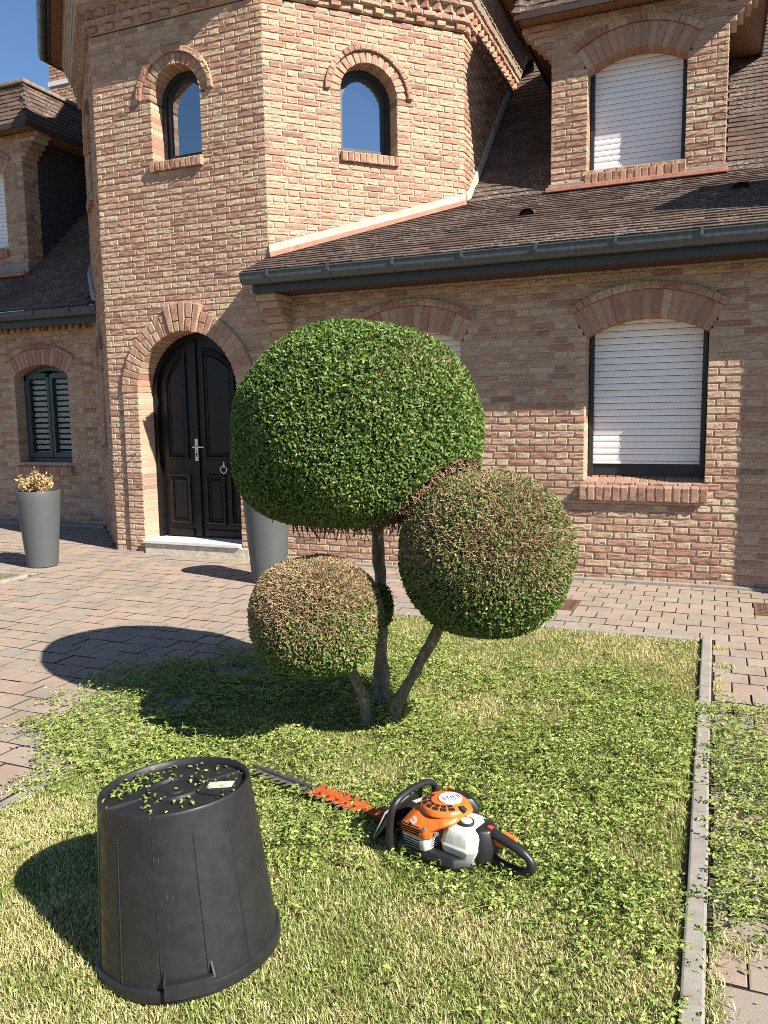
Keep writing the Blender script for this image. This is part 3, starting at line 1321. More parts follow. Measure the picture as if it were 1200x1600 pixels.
def out_tower(P):
    if P.y < 0.0:
        return True
    if P.y < BD:
        return P.x > AX1 + P.y - .02
    return P.x > AX1 + BD - .02


deck = MB()
DECKS = []
# lower, flatter part over the eave
S, N, L = slope_dirs(0.44)
YE, YB = -0.47, 1.68
zr = lambda Y: 3.03 + .44 * Y
tiles((0, YE, zr(YE)), (1, 0, 0), S, N, -4.17, 1.12, 0, (YB - YE) * L, ok=lambda P: out_tower(P) and (P.x < .42 or P.y > -.31))
deck.quad((-4.17, YE + .02, zr(YE) + .005), (.42, YE + .02, zr(YE) + .005), (.42, 0, zr(0) - .002), (-4.17, 0, zr(0) - .002))
deck.quad((.42, -.325, zr(-.325) - .002), (1.12, -.325, zr(-.325) - .002), (1.12, 0, zr(0) - .002), (.42, 0, zr(0) - .002))
deck.quad((AX1 + .0, 0, zr(0) - .002), (1.75, 0, zr(0) - .002), (1.75, YB, zr(YB) - .002), (AX1 + BD, YB, zr(YB) - .002))
# steep part
S, N, L = slope_dirs(0.955)
ZB = zr(YB)
tiles((0, YB, ZB - .005), (1, 0, 0), S, N, -2.62, 3.2, 0, 5.4 * L, ok=lambda P: not (-1.66 < P.x < -0.03 and P.y < 3.6))
deck.quad((-2.7, YB, ZB - .01), (4, YB, ZB - .01), (4, 7.1, ZB - .01 + .955 * 5.42), (-2.7, 7.1, ZB - .01 + .955 * 5.42))
DECKS.append(deck)
deck = MB()
# left wing
LS = 0.92
S, N, L = slope_dirs(LS)
YL = 1.12
ZL = 2.93
tl = lambda P: not (P.x > AX0 - BD + .1) and not (-10.76 < P.x < -9.13 and P.y < 3.4)
tiles((0, YL, ZL), (1, 0, 0), S, N, -12.6, -7.35, 0, 4.2 * L, ok=lambda P: (P.x < AX0 - BD + .15 or P.y < BD and P.x < AX0 - P.y - .05) and not (-10.76 < P.x < -9.13 and 1.85 < P.y < 3.4))
deck.quad((-12.6, YL, ZL - .004), (-7.3, YL, ZL - .004), (-7.3, 5.4, ZL - .004 + LS * 4.28), (-12.6, 5.4, ZL - .004 + LS * 4.28))

DECKS.append(deck)
# tower roof (above the picture)
tow = MB()
sweep_oct([(0.36, 6.09), (0.30, 6.16), (-0.6, 7.2), (-1.6, 9.2), (-2.3, 11.0)], tow)
hp(tow.build('tower_roof', TILE))


# dormer roofs: steep truncated hips
def dormer_roof(dx, dy):
    ex0, ex1, ey = dx - 1.69 - .34, dx + .34, dy - .22
    z0, zt, ins = 5.50, 6.10, .22
    back = dy + 3.0
    hgt, slope_l = zt - z0, math.hypot(ins, zt - z0)
    # front slope
    Sv = Vector((0, ins, hgt)).normalized()
    Nv = Vector((0, -hgt, ins)).normalized()
    tiles((ex0, ey, z0), (1, 0, 0), Sv, Nv, 0, ex1 - ex0, 0, slope_l, ok=lambda P: ex0 + (P.z - z0) / hgt * ins < P.x < ex1 - (P.z - z0) / hgt * ins, g=.07)
    for s in (-1, 1):
        x = ex1 if s > 0 else ex0
        Sv = Vector((-s * ins, 0, hgt)).normalized()
        Nv = Vector((s * hgt, 0, ins)).normalized()
        if s > 0:
            tiles((x, ey, z0), (0, 1, 0), Sv, Nv, 0, back - ey, 0, slope_l, ok=lambda P: P.y > ey + (P.z - z0) / hgt * ins, g=.07)
        else:
            tiles((x, back, z0), (0, -1, 0), Sv, Nv, 0, back - ey, 0, slope_l, ok=lambda P: P.y > ey + (P.z - z0) / hgt * ins, g=.07)
        # hip tiles, stacked up the corner
        for k in range(8):
            f0, f1 = k / 8, (k + 1.2) / 8
            cx = x - s * ins * f0
            c0 = Vector((cx, ey + ins * f0, z0 + hgt * f0))
            c1 = Vector((x - s * ins * f1, ey + ins * f1, z0 + hgt * f1))
            o = Vector((s * .02, -.02, .012))
            l, r = Vector((-s * .075, 0, 0)), Vector((0, .075, 0))
            TILES.add([c0 + o * 1.5, c0 + l + Vector((0, -.016, 0)), c0 + r + Vector((s * .016, 0, 0)), c1 + o * .7, c1 + l + Vector((0, -.006, 0)), c1 + r + Vector((s * .006, 0, 0))],
                      [(0, 1, 4, 3), (0, 3, 5, 2), (0, 2, 1)], random.random() * .9)
    top = MB()
    top.box(ex0 + ins - .06, ex1 - ins + .06, ey + ins - .06, back, zt - .02, zt + .035)
    o = hp(top.build('roof_capping', make_cap, bevel=.012))
    eave = MB()
    eave.box(ex0 + .012, ex1 - .012, ey + .012, back, z0 - .035, z0 - .012)
    hp(eave.build('soffit', WOOD))
    fas = MB()
    fas.box(ex0, ex1, ey - .012, ey + .010, z0 - .06, z0 + .012)
    fas.box(ex0 - .012, ex0 + .010, ey + .011, back, z0 - .06, z0 + .012)
    fas.box(ex1 - .010, ex1 + .012, ey + .011, back, z0 - .06, z0 + .012)
    hp(fas.build('fascia', DARKW))
    deck = MB()
    deck.quad((ex0, ey, z0 - .004), (ex1, ey, z0 - .004), (ex1 - ins, ey + ins, zt - .004), (ex0 + ins, ey + ins, zt - .004))
    deck.quad((ex1, ey, z0 - .004), (ex1, back, z0 - .004), (ex1 - ins, back, zt - .004), (ex1 - ins, ey + ins, zt - .004))
    deck.quad((ex0, ey, z0 - .004), (ex0, back, z0 - .004), (ex0 + ins, back, zt - .004), (ex0 + ins, ey + ins, zt - .004))
    DECKS.append(deck)
    # slate cheeks behind the brick return
    ck = MB()
    for s, x in ((1, dx - .02), (-1, dx - 1.67)):
        ck.quad((x, dy + .27, 3.3), (x, back, 3.3), (x, back, 5.5), (x, dy + .27, 5.5))
        k = 0
        z = 3.4
        while z < 5.45:
            yy = dy + .28 - (.06 if k % 2 else 0)
            while yy < dy + 2.4:
                a, b = max(yy, dy + .28), yy + .2
                yy += .2
                ck.hexa([(x + s * .016, a + .001, z), (x + s * .016, b - .001, z), (x, b - .001, z), (x, a + .001, z),
                         (x + s * .006, a + .001, z + .115), (x + s * .006, b - .001, z + .115), (x, b - .001, z + .115), (x, a + .001, z + .115)], random.random())
            z += .1
            k += 1
    tag(hp(ck.build('cheek_slates', SLATE)), kind='stuff')
    # mortar fillet and red flashing at the foot
    ft = MB()
    if dx > -1:
        for (xa, xb) in ((dx - 1.71, dx - 1.33), (dx - .36, dx + .02)):
            ft = MB()
            ft.box(xa, xb, dy - .035, dy + .0, 3.66, 3.845)
            hp(ft.build('mortar_fillet', CONC, bevel=.006))
    else:
        ft.box(dx - 1.71, dx + .02, dy - .035, dy, 3.5, 3.70)
        hp(ft.build('mortar_fillet', CONC, bevel=.006))
    fl = MB()
    zf = 3.80 if dx > -1 else 3.56
    fl.hexa([(dx - 1.72, dy - .14, zf - .055), (dx + .03, dy - .14, zf - .055), (dx + .03, dy, zf - .06), (dx - 1.72, dy, zf - .06),
             (dx - 1.72, dy - .13, zf - .01), (dx + .03, dy - .13, zf - .01), (dx + .03, dy - .02, zf + .02), (dx - 1.72, dy - .02, zf + .02)])
    hp(fl.build('red_flashing', TERRA, bevel=.006))


make_cap = plain('roof_capping', (0.22, 0.17, 0.13), 0.9, var=.3, scale=20)
dormer_roof(0.0, 1.68)
dormer_roof(-9.1, 1.80)
roof = hp(DECKS[0].build('roof', DARKW))
for d_ in DECKS[1:]:
    hp(d_.build('roof', DARKW))
tag(sub(TILES.build('roof_tiles', TILE), roof), kind='stuff')
# half-round vent tiles
for (vx, vy) in ((-1.714, 0.655), (0.132, 0.748)):
    mb = MB()
    n = 12
    S, N, L = slope_dirs(.44)
    c = Vector((vx, vy, zr(vy) + .012))
    vs = []
    for i in range(n + 1):
        a = math.pi * i / n
        vs.append(c + Vector((.075 * math.cos(a), 0, 0)) + N * (.062 * math.sin(a)))
    for i in range(n + 1):
        a = math.pi * i / n
        vs.append(c + S * .19 + Vector((.05 * math.cos(a), 0, 0)) + N * (.006 * math.sin(a)))
    mb.add(vs, [(i, i + 1, n + 2 + i, n + 1 + i) for i in range(n)], .4)
    v = sub(mb.build('vent_tile', TILE, smooth=True), roof)
    mb = MB()
    mb.add([c + S * .03 + Vector((.07 * math.cos(math.pi * i / n), 0, 0)) + N * (.055 * math.sin(math.pi * i / n)) for i in range(n + 1)], [tuple(range(n + 1))])
    sub(mb.build('vent_opening', DARK), roof)

# ---------------- fillets where the roof meets the tower
cream, terra, greyf = MB(), MB(), MB()
nB, uB = Vector(NB), Vector(UB)


def fillet(mb, pts, n, h0, h1, t):
    """strip on a wall following pts (roof line), from h0 to h1 above it, t thick"""
    for p, q in zip(pts[:-1], pts[1:]):
        p, q = Vector(p), Vector(q)
        mb.hexa([p + Z3 * h0 + n * 0.0, q + Z3 * h0 + n * 0.0, q + Z3 * h0 + n * t, p + Z3 * h0 + n * t][::-1] +
                [p + Z3 * h1, q + Z3 * h1, q + Z3 * h1 + n * t * .7, p + Z3 * h1 + n * t * .7][::-1])


bl = [(AX1 + .0 + y, y, zr(y)) for y in np.linspace(0, BD, 8)]
fillet(cream, bl, nB, .045, .125, .035)
fillet(terra, bl, nB, .0, .05, .06)
cl = [(AX1 + BD, y, zr(y) if y < YB else ZB + .955 * (y - YB)) for y in (BD, 1.68, 1.9, 2.2, 2.6)]
cl2 = [(AX1 + BD, y, ZB + .955 * (y - YB)) for y in (2.6, 3.2, 3.9, 4.6)]
hp(cream.build('mortar_fillet', CREAM, bevel=.006))
cream = MB()
fillet(cream, cl[:3], Vector(NC), .045, .135, .04)
hp(cream.build('mortar_fillet', CREAM, bevel=.006))
cream = MB()
fillet(cream, [(AX1 + BD, 1.9, ZB + .955 * .22), (AX1 + BD, 4.3, ZB + .955 * 2.62)], Vector(NC), .02, .13, .04)
hp(cream.build('mortar_fillet', CREAM, bevel=.006))
hp(terra.build('terracotta_fillet', TERRA, bevel=.004))
# left: small fillet against the tower's left face
fillet(greyf, [(AX0 - 1.1, 1.1, 2.95), (AX0 - 1.3, 1.3, 3.13), (AX0 - 1.55, 1.55, 3.36), (AX0 - 1.55, 2.0, 3.8)], Vector(NL), .02, .12, .05)
hp(greyf.build('grey_flashing', GREYF))


# ---------------- gutters
def gutter(x0, x1, y, z, r=0.06, name='gutter', step=0.62, off=0.3):
    mb = MB()
    n = 12
    prof = [(-.012, .012), (0, .02)] + [(r - r * math.cos(math.pi * i / n), -r * .95 * math.sin(math.pi * i / n)) for i in range(n + 1)] + [(2 * r, .03)]
    # prof: (offset outwards from back, dz); y is the back
    prof = [(2 * r + .004, .035)] + [(2 * r - 0, .0)] + [(r + r * math.cos(math.pi * i / n), -r * 1.1 * math.sin(math.pi * i / n)) for i in range(n + 1)][1:]
    fr = [(-.006, .018), (.008, .024), (.012, .012)]      # bead at the front
    P = lambda x, o, dz: (x, y - o, z + dz)
    for (o0, d0), (o1, d1) in zip(prof[:-1], prof[1:]):
        mb.quad(P(x0, o0, d0), P(x1, o0, d0), P(x1, o1, d1), P(x0, o1, d1))
    for (x) in (x0, x1):
        mb.add([P(x, o, d) for o, d in prof] + [P(x, 0, .035)], [tuple(range(len(prof) + 1))])
    mb.tube([P(x0, 2 * r + .004, .035), P(x1, 2 * r + .004, .035)], .009, 8)
    g = hp(mb.build(name, ZINC, smooth=True))
    x = x0 + off
    while x < x1:
        cl = MB()
        for i in range(n):
            a0, a1 = math.pi * i / n, math.pi * (i + 1) / n
            R1 = r + .004
            q = lambda a, xx: P(xx, r + R1 * math.cos(a), -R1 * 1.1 * math.sin(a))
            cl.quad(q(a0, x - .012), q(a0, x + .012), q(a1, x + .012), q(a1, x - .012))
        cl.box(x - .012, x + .012, y - 2 * r - .018, y - 2 * r + .004, z - .005, z + .05)
        sub(cl.build('bracket', ZINC), g)
        x += step
    return g


gutter(-4.16, 0.40, -0.397, 2.772)
gutter(-12.6, -7.33, 1.215, 2.875, off=.5)
for (bx, mt_) in (((-4.10, .42, -.392, -.367, 2.64, 2.83), FASC), ((.42, 1.117, -.322, -.30, 2.66, 2.87), FASC), ((-4.10, -4.07, -.366, -.004, 2.64, 2.86), FASC), ((-12.6, -7.36, 1.22, 1.245, 2.72, 2.93), FASC)):
    fb = MB()
    fb.box(*bx)
    hp(fb.build('fascia', mt_, bevel=.004))
for i in range(3):
    for bx in ((-4.068, 1.117 if i else .42, -.366 + i * .122 + .002, -.366 + (i + 1) * .122 - .002, 2.652, 2.666), (-12.6, -7.5, 1.247 + i * .1, 1.247 + (i + 1) * .1 - .004, 2.772, 2.786)):
        sf = MB()
        sf.box(*bx)
        hp(sf.build('soffit_board', DARKW))
# added dark sheets behind the walls, stopping light that leaks through gaps
for bx in ((AX1 + .1, 1.7, .42, .44, 0, 2.9), (-12.6, AX0 - BD, LWY + .45, LWY + .47, 0, 2.9)):
    iw = MB()
    iw.box(*bx)
    hp(iw.build('light_stop', DARK))
# tower eave: wooden soffit, fascia and octagonal gutter
te = MB()
sweep_oct([(0.18, 6.062), (0.345, 6.062), (0.345, 6.075), (0.18, 6.075)], te, closed=True)
tso = hp(te.build('tower_soffit', WOOD))
bt = MB()
for i in (7, 0, 1, 2, 6):
    p, e, n, L_ = oct_edge(i, 0.2)
    k = int(L_ / .09)
    for j in range(k):
        bt.obox(p + e * ((j + .5) * L_ / k) + n * .07 + Z3 * 6.058, e * (L_ / k / 2 - .003), n * .07, Z3 * .006)
tag(sub(bt.build('soffit_boards', WOOD), tso), kind='stuff')
tf = MB()
sweep_oct([(0.345, 6.045), (0.365, 6.045), (0.365, 6.17), (0.345, 6.17)], tf, closed=True)
hp(tf.build('tower_fascia', DARKW))
tg = MB()
pr = [(0.367 + .055 + .055 * math.cos(a), 6.14 - .06 * math.sin(a)) for a in np.linspace(math.pi, 0, 10)]
pr += [(0.367 + .12, 6.155)]
sweep_oct(pr, tg)
tgo = hp(tg.build('tower_gutter', ZINC))
for i in (7, 0, 1, 2, 6):
    p, e, n, L_ = oct_edge(i, 0.367)
    k = int(L_ / .4)
    for j in range(k):
        c = p + e * ((j + .5) * L_ / k)
        cl = MB()
        aa = np.linspace(math.pi, 0, 9)
        for a0, a1 in zip(aa[:-1], aa[1:]):
            q = lambda a, s: c + e * s + n * (.055 + .059 * math.cos(a)) + Z3 * (6.14 - .064 * math.sin(a))
            cl.quad(q(a0, -.012), q(a0, .012), q(a1, .012), q(a1, -.012))
        sub(cl.build('bracket', ZINC), tgo)
# white band on the chimney, wire stub beside the door
mb = MB()
mb.box(-12.27, -11.53, 5.68, 6.3, 7.93, 8.02)
hp(mb.build('chimney_band', STONE))
mb = MB()
mb.tube([(-5.87, -.03, 1.09), (-5.87, -.09, 1.095), (-5.872, -.115, 1.08)], .006, 6)
hp(mb.build('cable_stub', DARK))

# ================================================================== GROUND
LX0, LX1, LY0, LY1 = -2.46, -0.05, -7.6, -1.735
mb = MB()
mb.quad((-400, -400, -.04), (400, -400, -.04), (400, 400, -.04), (-400, 400, -.04))
tag(mb.build('ground', EARTH), kind='structure')
mb = MB()
mb.quad((-16, -9, -.005), (6, -9, -.005), (6, 3, -.005), (-16, 3, -.005))
pav = tag(mb.build('pavement', BED), kind='structure')


def in_house(x, y):
    if y > 0.03 and AX0 < x:
        return True
    if x <= AX0 and y > (AX0 - x) + .03 and x > AX0 - BD:
        return True
    return y > LWY - .12


PX, PY = 0.178, 0.168
L2 = (-8.2, -6.06, -3.4, -1.5)
GR = [(-1.06, -0.99, .12, .17), (0.42, -0.66, .11, .2)]
HOLES = [(LX0 - .07, LX1 + .075, -20, LY1 + .075), (L2[0], L2[1] + .07, L2[2], L2[3] + .06)] + [(gx - gw, gx + gw, gy - gh, gy + gh) for gx, gy, gw, gh in GR]
pavers = []
row = 0
y = -8.2
while y < 1.6:
    x = -11 - (PX / 2 if row % 2 else 0)
    while x < 3:
        cx, cy = x + PX / 2, y + PY / 2
        rc = [x, x + PX, y, y + PY]
        ok = not in_house(cx, cy)
        if ok and AX0 < cx and rc[3] > 0:
            rc[3] = 0.0
        for (a0, a1, b0, b1) in HOLES:
            if ok and rc[0] < a1 and rc[1] > a0 and rc[2] < b1 and rc[3] > b0:
                cuts = [(min(rc[1], a0) - rc[0], 1, a0), (rc[1] - max(rc[0], a1), 0, a1), (min(rc[3], b0) - rc[2], 3, b0), (rc[3] - max(rc[2], b1), 2, b1)]
                best = max(cuts)
                if best[0] < .02:
                    ok = False
                else:
                    rc[best[1]] = best[2]
        if ok and rc[1] - rc[0] > .02 and rc[3] - rc[2] > .02:
            pavers.append(((rc[0] + rc[1]) / 2, (rc[2] + rc[3]) / 2, rc[1] - rc[0], rc[3] - rc[2]))
        x += PX
    y += PY
    row += 1


def paver_geo(mb, c, t):
    cx, cy, w, h = c
    g, b = .0028, .0016
    z = random.uniform(-.0018, .0018)
    tx, ty = random.uniform(-.01, .01), random.uniform(-.01, .01)
    hw, hh = w / 2 - g - random.uniform(0, .0025), h / 2 - g - random.uniform(0, .0025)
    jx, jy = random.uniform(-.0015, .0015), random.uniform(-.0015, .0015)
    top, mid, bot = [], [], []
    for sx, sy in ((-1, -1), (1, -1), (1, 1), (-1, 1)):
        bb = b + random.uniform(-.001, .004)
        dz = z + sx * tx * hw + sy * ty * hh
        top.append((cx + jx + sx * (hw - bb), cy + jy + sy * (hh - bb), dz))
        mid.append((cx + jx + sx * hw, cy + jy + sy * hh, dz - .0010))
        bot.append((cx + jx + sx * hw, cy + jy + sy * hh, -.03))
    fs = [(0, 1, 2, 3)]
    for k in range(4):
        k2 = (k + 1) % 4
        fs.append((4 + k, 4 + k2, k2, k))
    mb.add(top + mid, fs, t)
    mb.add(mid + bot, [(4 + k, 4 + (k + 1) % 4, (k + 1) % 4, k) for k in range(4)], 1.5)


def pav_area(c):
    q = [(c[0] - .08, c[1] - .08, 0), (c[0] - .08, c[1] + .08, 0), (c[0] + .08, c[1] + .08, 0), (c[0] + .08, c[1] - .08, 0)]
    return vis_area(q)


order = sorted(range(len(pavers)), key=lambda i: -pav_area(pavers[i]))
ps = set(order[:300])
rest = MB()
for i, c in enumerate(pavers):
    t = random.random()
    if i in ps:
        m = MB()
        paver_geo(m, (0, 0, c[2], c[3]), t)
        o = m.build('paver', PAVER, pav)
        o.location = (c[0], c[1], 0)
    else:
        paver_geo(rest, c, t)
tag(rest.build('pavers', PAVER, pav), kind='stuff')

# lawn soil
mb = MB()
n = 40
mb.quad((LX0 - .01, LY0, .0), (LX1 + .01, LY0, .0), (LX1 + .01, LY1 + .01, .0), (LX0 - .01, LY1 + .01, .0))
mb.quad((L2[0], L2[2], .0), (L2[1], L2[2], .0), (L2[1], L2[3], .0), (L2[0], L2[3], .0))
tag(mb.build('lawn_soil', SOIL), kind='structure')
# concrete edging stones
edge = tag(empty('lawn_edging', (LX1, LY1, 0)), kind='structure')


def stone(x0, x1, y0, y1, zt=.022):
    m = MB()
    cx, cy = (x0 + x1) / 2, (y0 + y1) / 2
    m.box(x0 - cx, x1 - cx, y0 - cy, y1 - cy, -.12, zt + random.uniform(-.004, .004))
    o = m.build('edging_stone', CONC, edge, bevel=.008)
    o.location = (cx - LX1, cy - LY1, 0)
    o.rotation_euler = (random.uniform(-.004, .004), 0, random.uniform(-.004, .004))


y = LY1 + .075
while y > -7:
    stone(LX1 + .012, LX1 + .072, y - .995, y, .022)
    stone(LX0 - .07, LX0, y - .995, y, .006)
    y -= 1.0
x = LX1 - .003
while x > LX0 + .1:
    stone(max(LX0 + .003, x - .995), x, LY1 + .003, LY1 + .073, .018)
    x -= 1.0
stone(L2[1], L2[1] + .07, -2.9, -1.91, .02)
stone(L2[1], L2[1] + .07, -1.905, -1.5, .02)
stone(L2[1] - 1.0, L2[1] - .005, L2[3], L2[3] + .06, .02)

# drain grates
for i, (gx, gy, gw, gh) in enumerate(GR):
    g = empty('drain_grate', (gx, gy, 0))
    tag(g, ['rusty brown drain grate in the paving below the right topiary ball', 'brown drain grate at the right edge beside the house wall'][i], 'drain grate', 'drain grates in the paving')
    m = MB()
    for (a, b, c_, d) in ((-gw, gw, -gh, -gh + .02), (-gw, gw, gh - .02, gh), (-gw, -gw + .02, -gh + .02, gh - .02), (gw - .02, gw, -gh + .02, gh - .02)):
        m.box(a, b, c_, d, -.02, .004)
    m.build('grate_frame', RUST, g)
    nb = 9
    for k in range(nb):
        yy = -gh + .03 + (2 * gh - .06) * k / (nb - 1)
        m = MB()
        m.box(-gw + .02, gw - .02, -.008, .008, -.02, .002)
        o = m.build('grate_bar', RUST, g)
        o.location = (0, yy, 0)
    m = MB()
    for k in range(4):
        xx = -gw + .02 + (2 * gw - .04) * (k + 1) / 5
        m.box(xx - .005, xx + .005, -gh + .02, gh - .02, -.02, .0)
    m.build('cross_bars', RUST, g)


# ================================================================== numpy foliage helpers
def vnoise(x, y, s, seed):
    r = np.random.default_rng(seed).random((64, 64))
    fx, fy = x * s + 17.3, y * s + 9.1
    ix, iy = np.floor(fx).astype(int), np.floor(fy).astype(int)
    tx, ty = fx - ix, fy - iy
    tx, ty = tx * tx * (3 - 2 * tx), ty * ty * (3 - 2 * ty)
    g = lambda a, b: r[a % 64, b % 64]
    return (g(ix, iy) * (1 - tx) * (1 - ty) + g(ix + 1, iy) * tx * (1 - ty) + g(ix, iy + 1) * (1 - tx) * ty + g(ix + 1, iy + 1) * tx * ty)


def unit(v):
    return v / np.maximum(1e-9, np.linalg.norm(v, axis=1, keepdims=True))


def rand_dir(n):
    return unit(rng.normal(size=(n, 3)))


def leaf_arrays(P, D, Nn, ln, wd, fold=0.25, curl=0.15):
    """P base, D direction, Nn approx normal; six-vertex folded leaves, two quads each"""
    n = len(P)
    D = unit(D)
    S_ = unit(np.cross(D, Nn))
    Nn = np.cross(S_, D)
    ln, wd = ln[:, None], wd[:, None]
    up = Nn * wd * fold
    v = np.empty((n, 6, 3))
    v[:, 0] = P
    v[:, 1] = P + D * ln * .33 + S_ * wd * .5 + up
    v[:, 2] = P + D * ln * .72 + S_ * wd * .40 + up - Nn * ln * curl * .5
    v[:, 3] = P + D * ln - Nn * ln * curl
    v[:, 4] = P + D * ln * .72 - S_ * wd * .40 + up - Nn * ln * curl * .5
    v[:, 5] = P + D * ln * .33 - S_ * wd * .5 + up
    b = np.arange(n)[:, None] * 6
    F = np.stack([b + np.array([0, 1, 2, 3]), b + np.array([0, 3, 4, 5])], 1).reshape(-1, 4)
    return v.reshape(-1, 3), F


def twig_arrays(P0, P1, r0, r1):
    n = len(P0)
    d = unit(P1 - P0)
    a = np.where(np.abs(d[:, 2:3]) < .9, np.array([[0, 0, 1.0]]), np.array([[1.0, 0, 0]]))
    s = unit(np.cross(d, a))
    t = np.cross(d, s)
    v = np.empty((n, 6, 3))
    for k in range(3):
        ang = 2 * math.pi * k / 3
        o = s * math.cos(ang) + t * math.sin(ang)
        v[:, k] = P0 + o * r0[:, None]
        v[:, 3 + k] = P1 + o * r1[:, None]
    b = np.arange(n)[:, None] * 6
    F = np.stack([b + np.array([0, 1, 4, 3]), b + np.array([1, 2, 5, 4]), b + np.array([2, 0, 3, 5]), b + np.array([3, 4, 5, 5])], 1)
    return v.reshape(-1, 3), F[:, :3].reshape(-1, 4)


def cat(parts):
    Vs, Fs, Ts, o = [], [], [], 0
    for V, F, T in parts:
        Vs.append(V)
        Fs.append(F + o)
        Ts.append(T)
        o += len(V)
    return np.concatenate(Vs), np.concatenate(Fs), np.concatenate(Ts)


LEAFM = make_leaf('hedge_leaf', [(0.0, (0.055, 0.11, 0.022)), (0.45, (0.125, 0.205, 0.04)), (0.8, (0.225, 0.305, 0.07)), (0.93, (0.30, 0.35, 0.09)), (1.0, (0.36, 0.32, 0.07))], 0.42, 0.22, 0.4)
CLIPM = make_leaf('clipping_leaf', [(0.0, (0.075, 0.125, 0.026)), (0.25, (0.17, 0.255, 0.048)), (0.5, (0.27, 0.36, 0.07)), (0.75, (0.39, 0.46, 0.115)), (0.92, (0.52, 0.55, 0.20)), (1.0, (0.50, 0.40, 0.20))], 0.45, 0.25, 0.4)
GRASSM = make_leaf('grass_blade', [(0.0, (0.175, 0.25, 0.052)), (0.35, (0.33, 0.385, 0.10)), (0.6, (0.53, 0.51, 0.19)), (0.8, (0.66, 0.56, 0.29)), (1.0, (0.76, 0.65, 0.40))], 0.6, 0.25, 0.25)
TWIGM = make_leaf('cut_twig', [(0.0, (0.12, 0.075, 0.045)), (0.45, (0.32, 0.21, 0.12)), (0.75, (0.55, 0.40, 0.22)), (1.0, (0.70, 0.56, 0.34))], 0.8, 0.0, 0.2)
DRYM = make_leaf('dry_leaf', [(0.0, (0.34, 0.22, 0.10)), (0.5, (0.52, 0.36, 0.17)), (1.0, (0.66, 0.50, 0.27))], 0.8, 0.2, 0.2)


# ---------------- grass
def clip_density(x, y):
    n1 = vnoise(x, y, 2.6, 5) * .6 + vnoise(x, y, 7, 6) * .4
    n2 = vnoise(x, y, 3.4, 15) * .5 + vnoise(x, y, 8, 16) * .3 + vnoise(x, y, 17, 17) * .2
    sm = lambda a, b, v: np.clip((v - a) / (b - a), 0, 1)
    inl = (x > LX0) & (x < LX1 + .09)
    d = .95 * sm(-5.25, -4.75, y + (n1 - .5) * .7) * (1 - .9 * sm(-2.75, -2.15, y + (n1 - .5) * .7 + .22 * sm(-1.4, -.4, x)))
    # dry patch in front of the trunks
    pt = np.exp(-(((x + 1.28) / .30) ** 2 + ((y + 4.12) / .22) ** 2))
    d = d * (1 - .75 * pt)
    d = d * (.13 + .87 * sm(.39, .58, n2 + .05))
    # thinner towards the far left near corner
    d = d * (1 - .55 * sm(-4.5, -5.2, y) * sm(-1.6, -2.2, x))
    lf = sm(-3.35, -2.5, x + (n1 - .5) * .9) * sm(-4.95, -4.5, y) * (1 - sm(-3.05, -2.75, y + (n1 - .5) * .4)) * sm(.36, .56, n1)
    rt = (1 - sm(.26, .46, x + (n1 - .5) * .3)) * sm(-4.95, -4.6, y) * (1 - sm(-3.0, -2.75, y + (n1 - .5) * .3)) * sm(.30, .5, n1 + .08) * .8
    d = np.maximum(d, .045 + .05 * (n1 > .55))
    d = d * (1 - .8 * np.exp(-(((x + .78) / .26) ** 2 + ((y + 4.70) / .15) ** 2)))
    kb = (x > LX1 - .01) & (x < LX1 + .085)
    d = np.where(kb, d * (.12 + .88 * np.exp(-((y + 3.05) / .16) ** 2) + .3 * (n1 > .58)), d)
    return np.where(inl, d, np.where(x <= LX0, lf, rt))


def sample_lawn(n, x0, x1, y0, y1):
    return rng.uniform(x0, x1, n), rng.uniform(y0, y1, n)


def grass_patch(x, y, strawf, hmul=1.0):
    n = len(x)
    h = rng.uniform(.006, .025, n) * hmul
    az = rng.uniform(0, 2 * np.pi, n)
    lean = rng.uniform(.2, 1.15, n)
    w = rng.uniform(.0007, .0019, n)
    dirx, diry = np.cos(az), np.sin(az)
    sx, sy = -diry, dirx
    B = np.stack([x, y, np.zeros(n)], 1)
    S_ = np.stack([sx, sy, np.zeros(n)], 1) * w[:, None]
    Dv = np.stack([dirx, diry, np.zeros(n)], 1)
    mid = B + Dv * (h * lean * .35)[:, None] + np.array([0, 0, 1.0]) * (h * .62)[:, None]
    tip = B + Dv * (h * lean)[:, None] + np.array([0, 0, 1.0]) * h[:, None] * rng.uniform(.75, 1.05, n)[:, None]
    V = np.stack([B - S_, B + S_, mid - S_ * .8, mid + S_ * .8, tip], 1).reshape(-1, 3)
    b = np.arange(n)[:, None] * 5
    F = np.stack([b + np.array([0, 1, 3]), b + np.array([0, 3, 2]), b + np.array([2, 3, 4])], 1).reshape(-1, 3)
    straw = rng.random(n) < strawf
    t = np.where(straw, rng.uniform(.58, 1.0, n), rng.uniform(0, .5, n))
    return V, F, np.repeat(t, 3)


xs, ys = [], []
for (y0, y1, dens) in ((-6.1, -4.6, 56000), (-4.6, -3.2, 28000), (-3.2, LY1, 20000)):
    n = int((LX1 - LX0) * (y1 - y0) * dens)
    a, b = sample_lawn(n, LX0, LX1, y0, y1)
    xs.append(a)
    ys.append(b)
gx, gy = np.concatenate(xs), np.concatenate(ys)
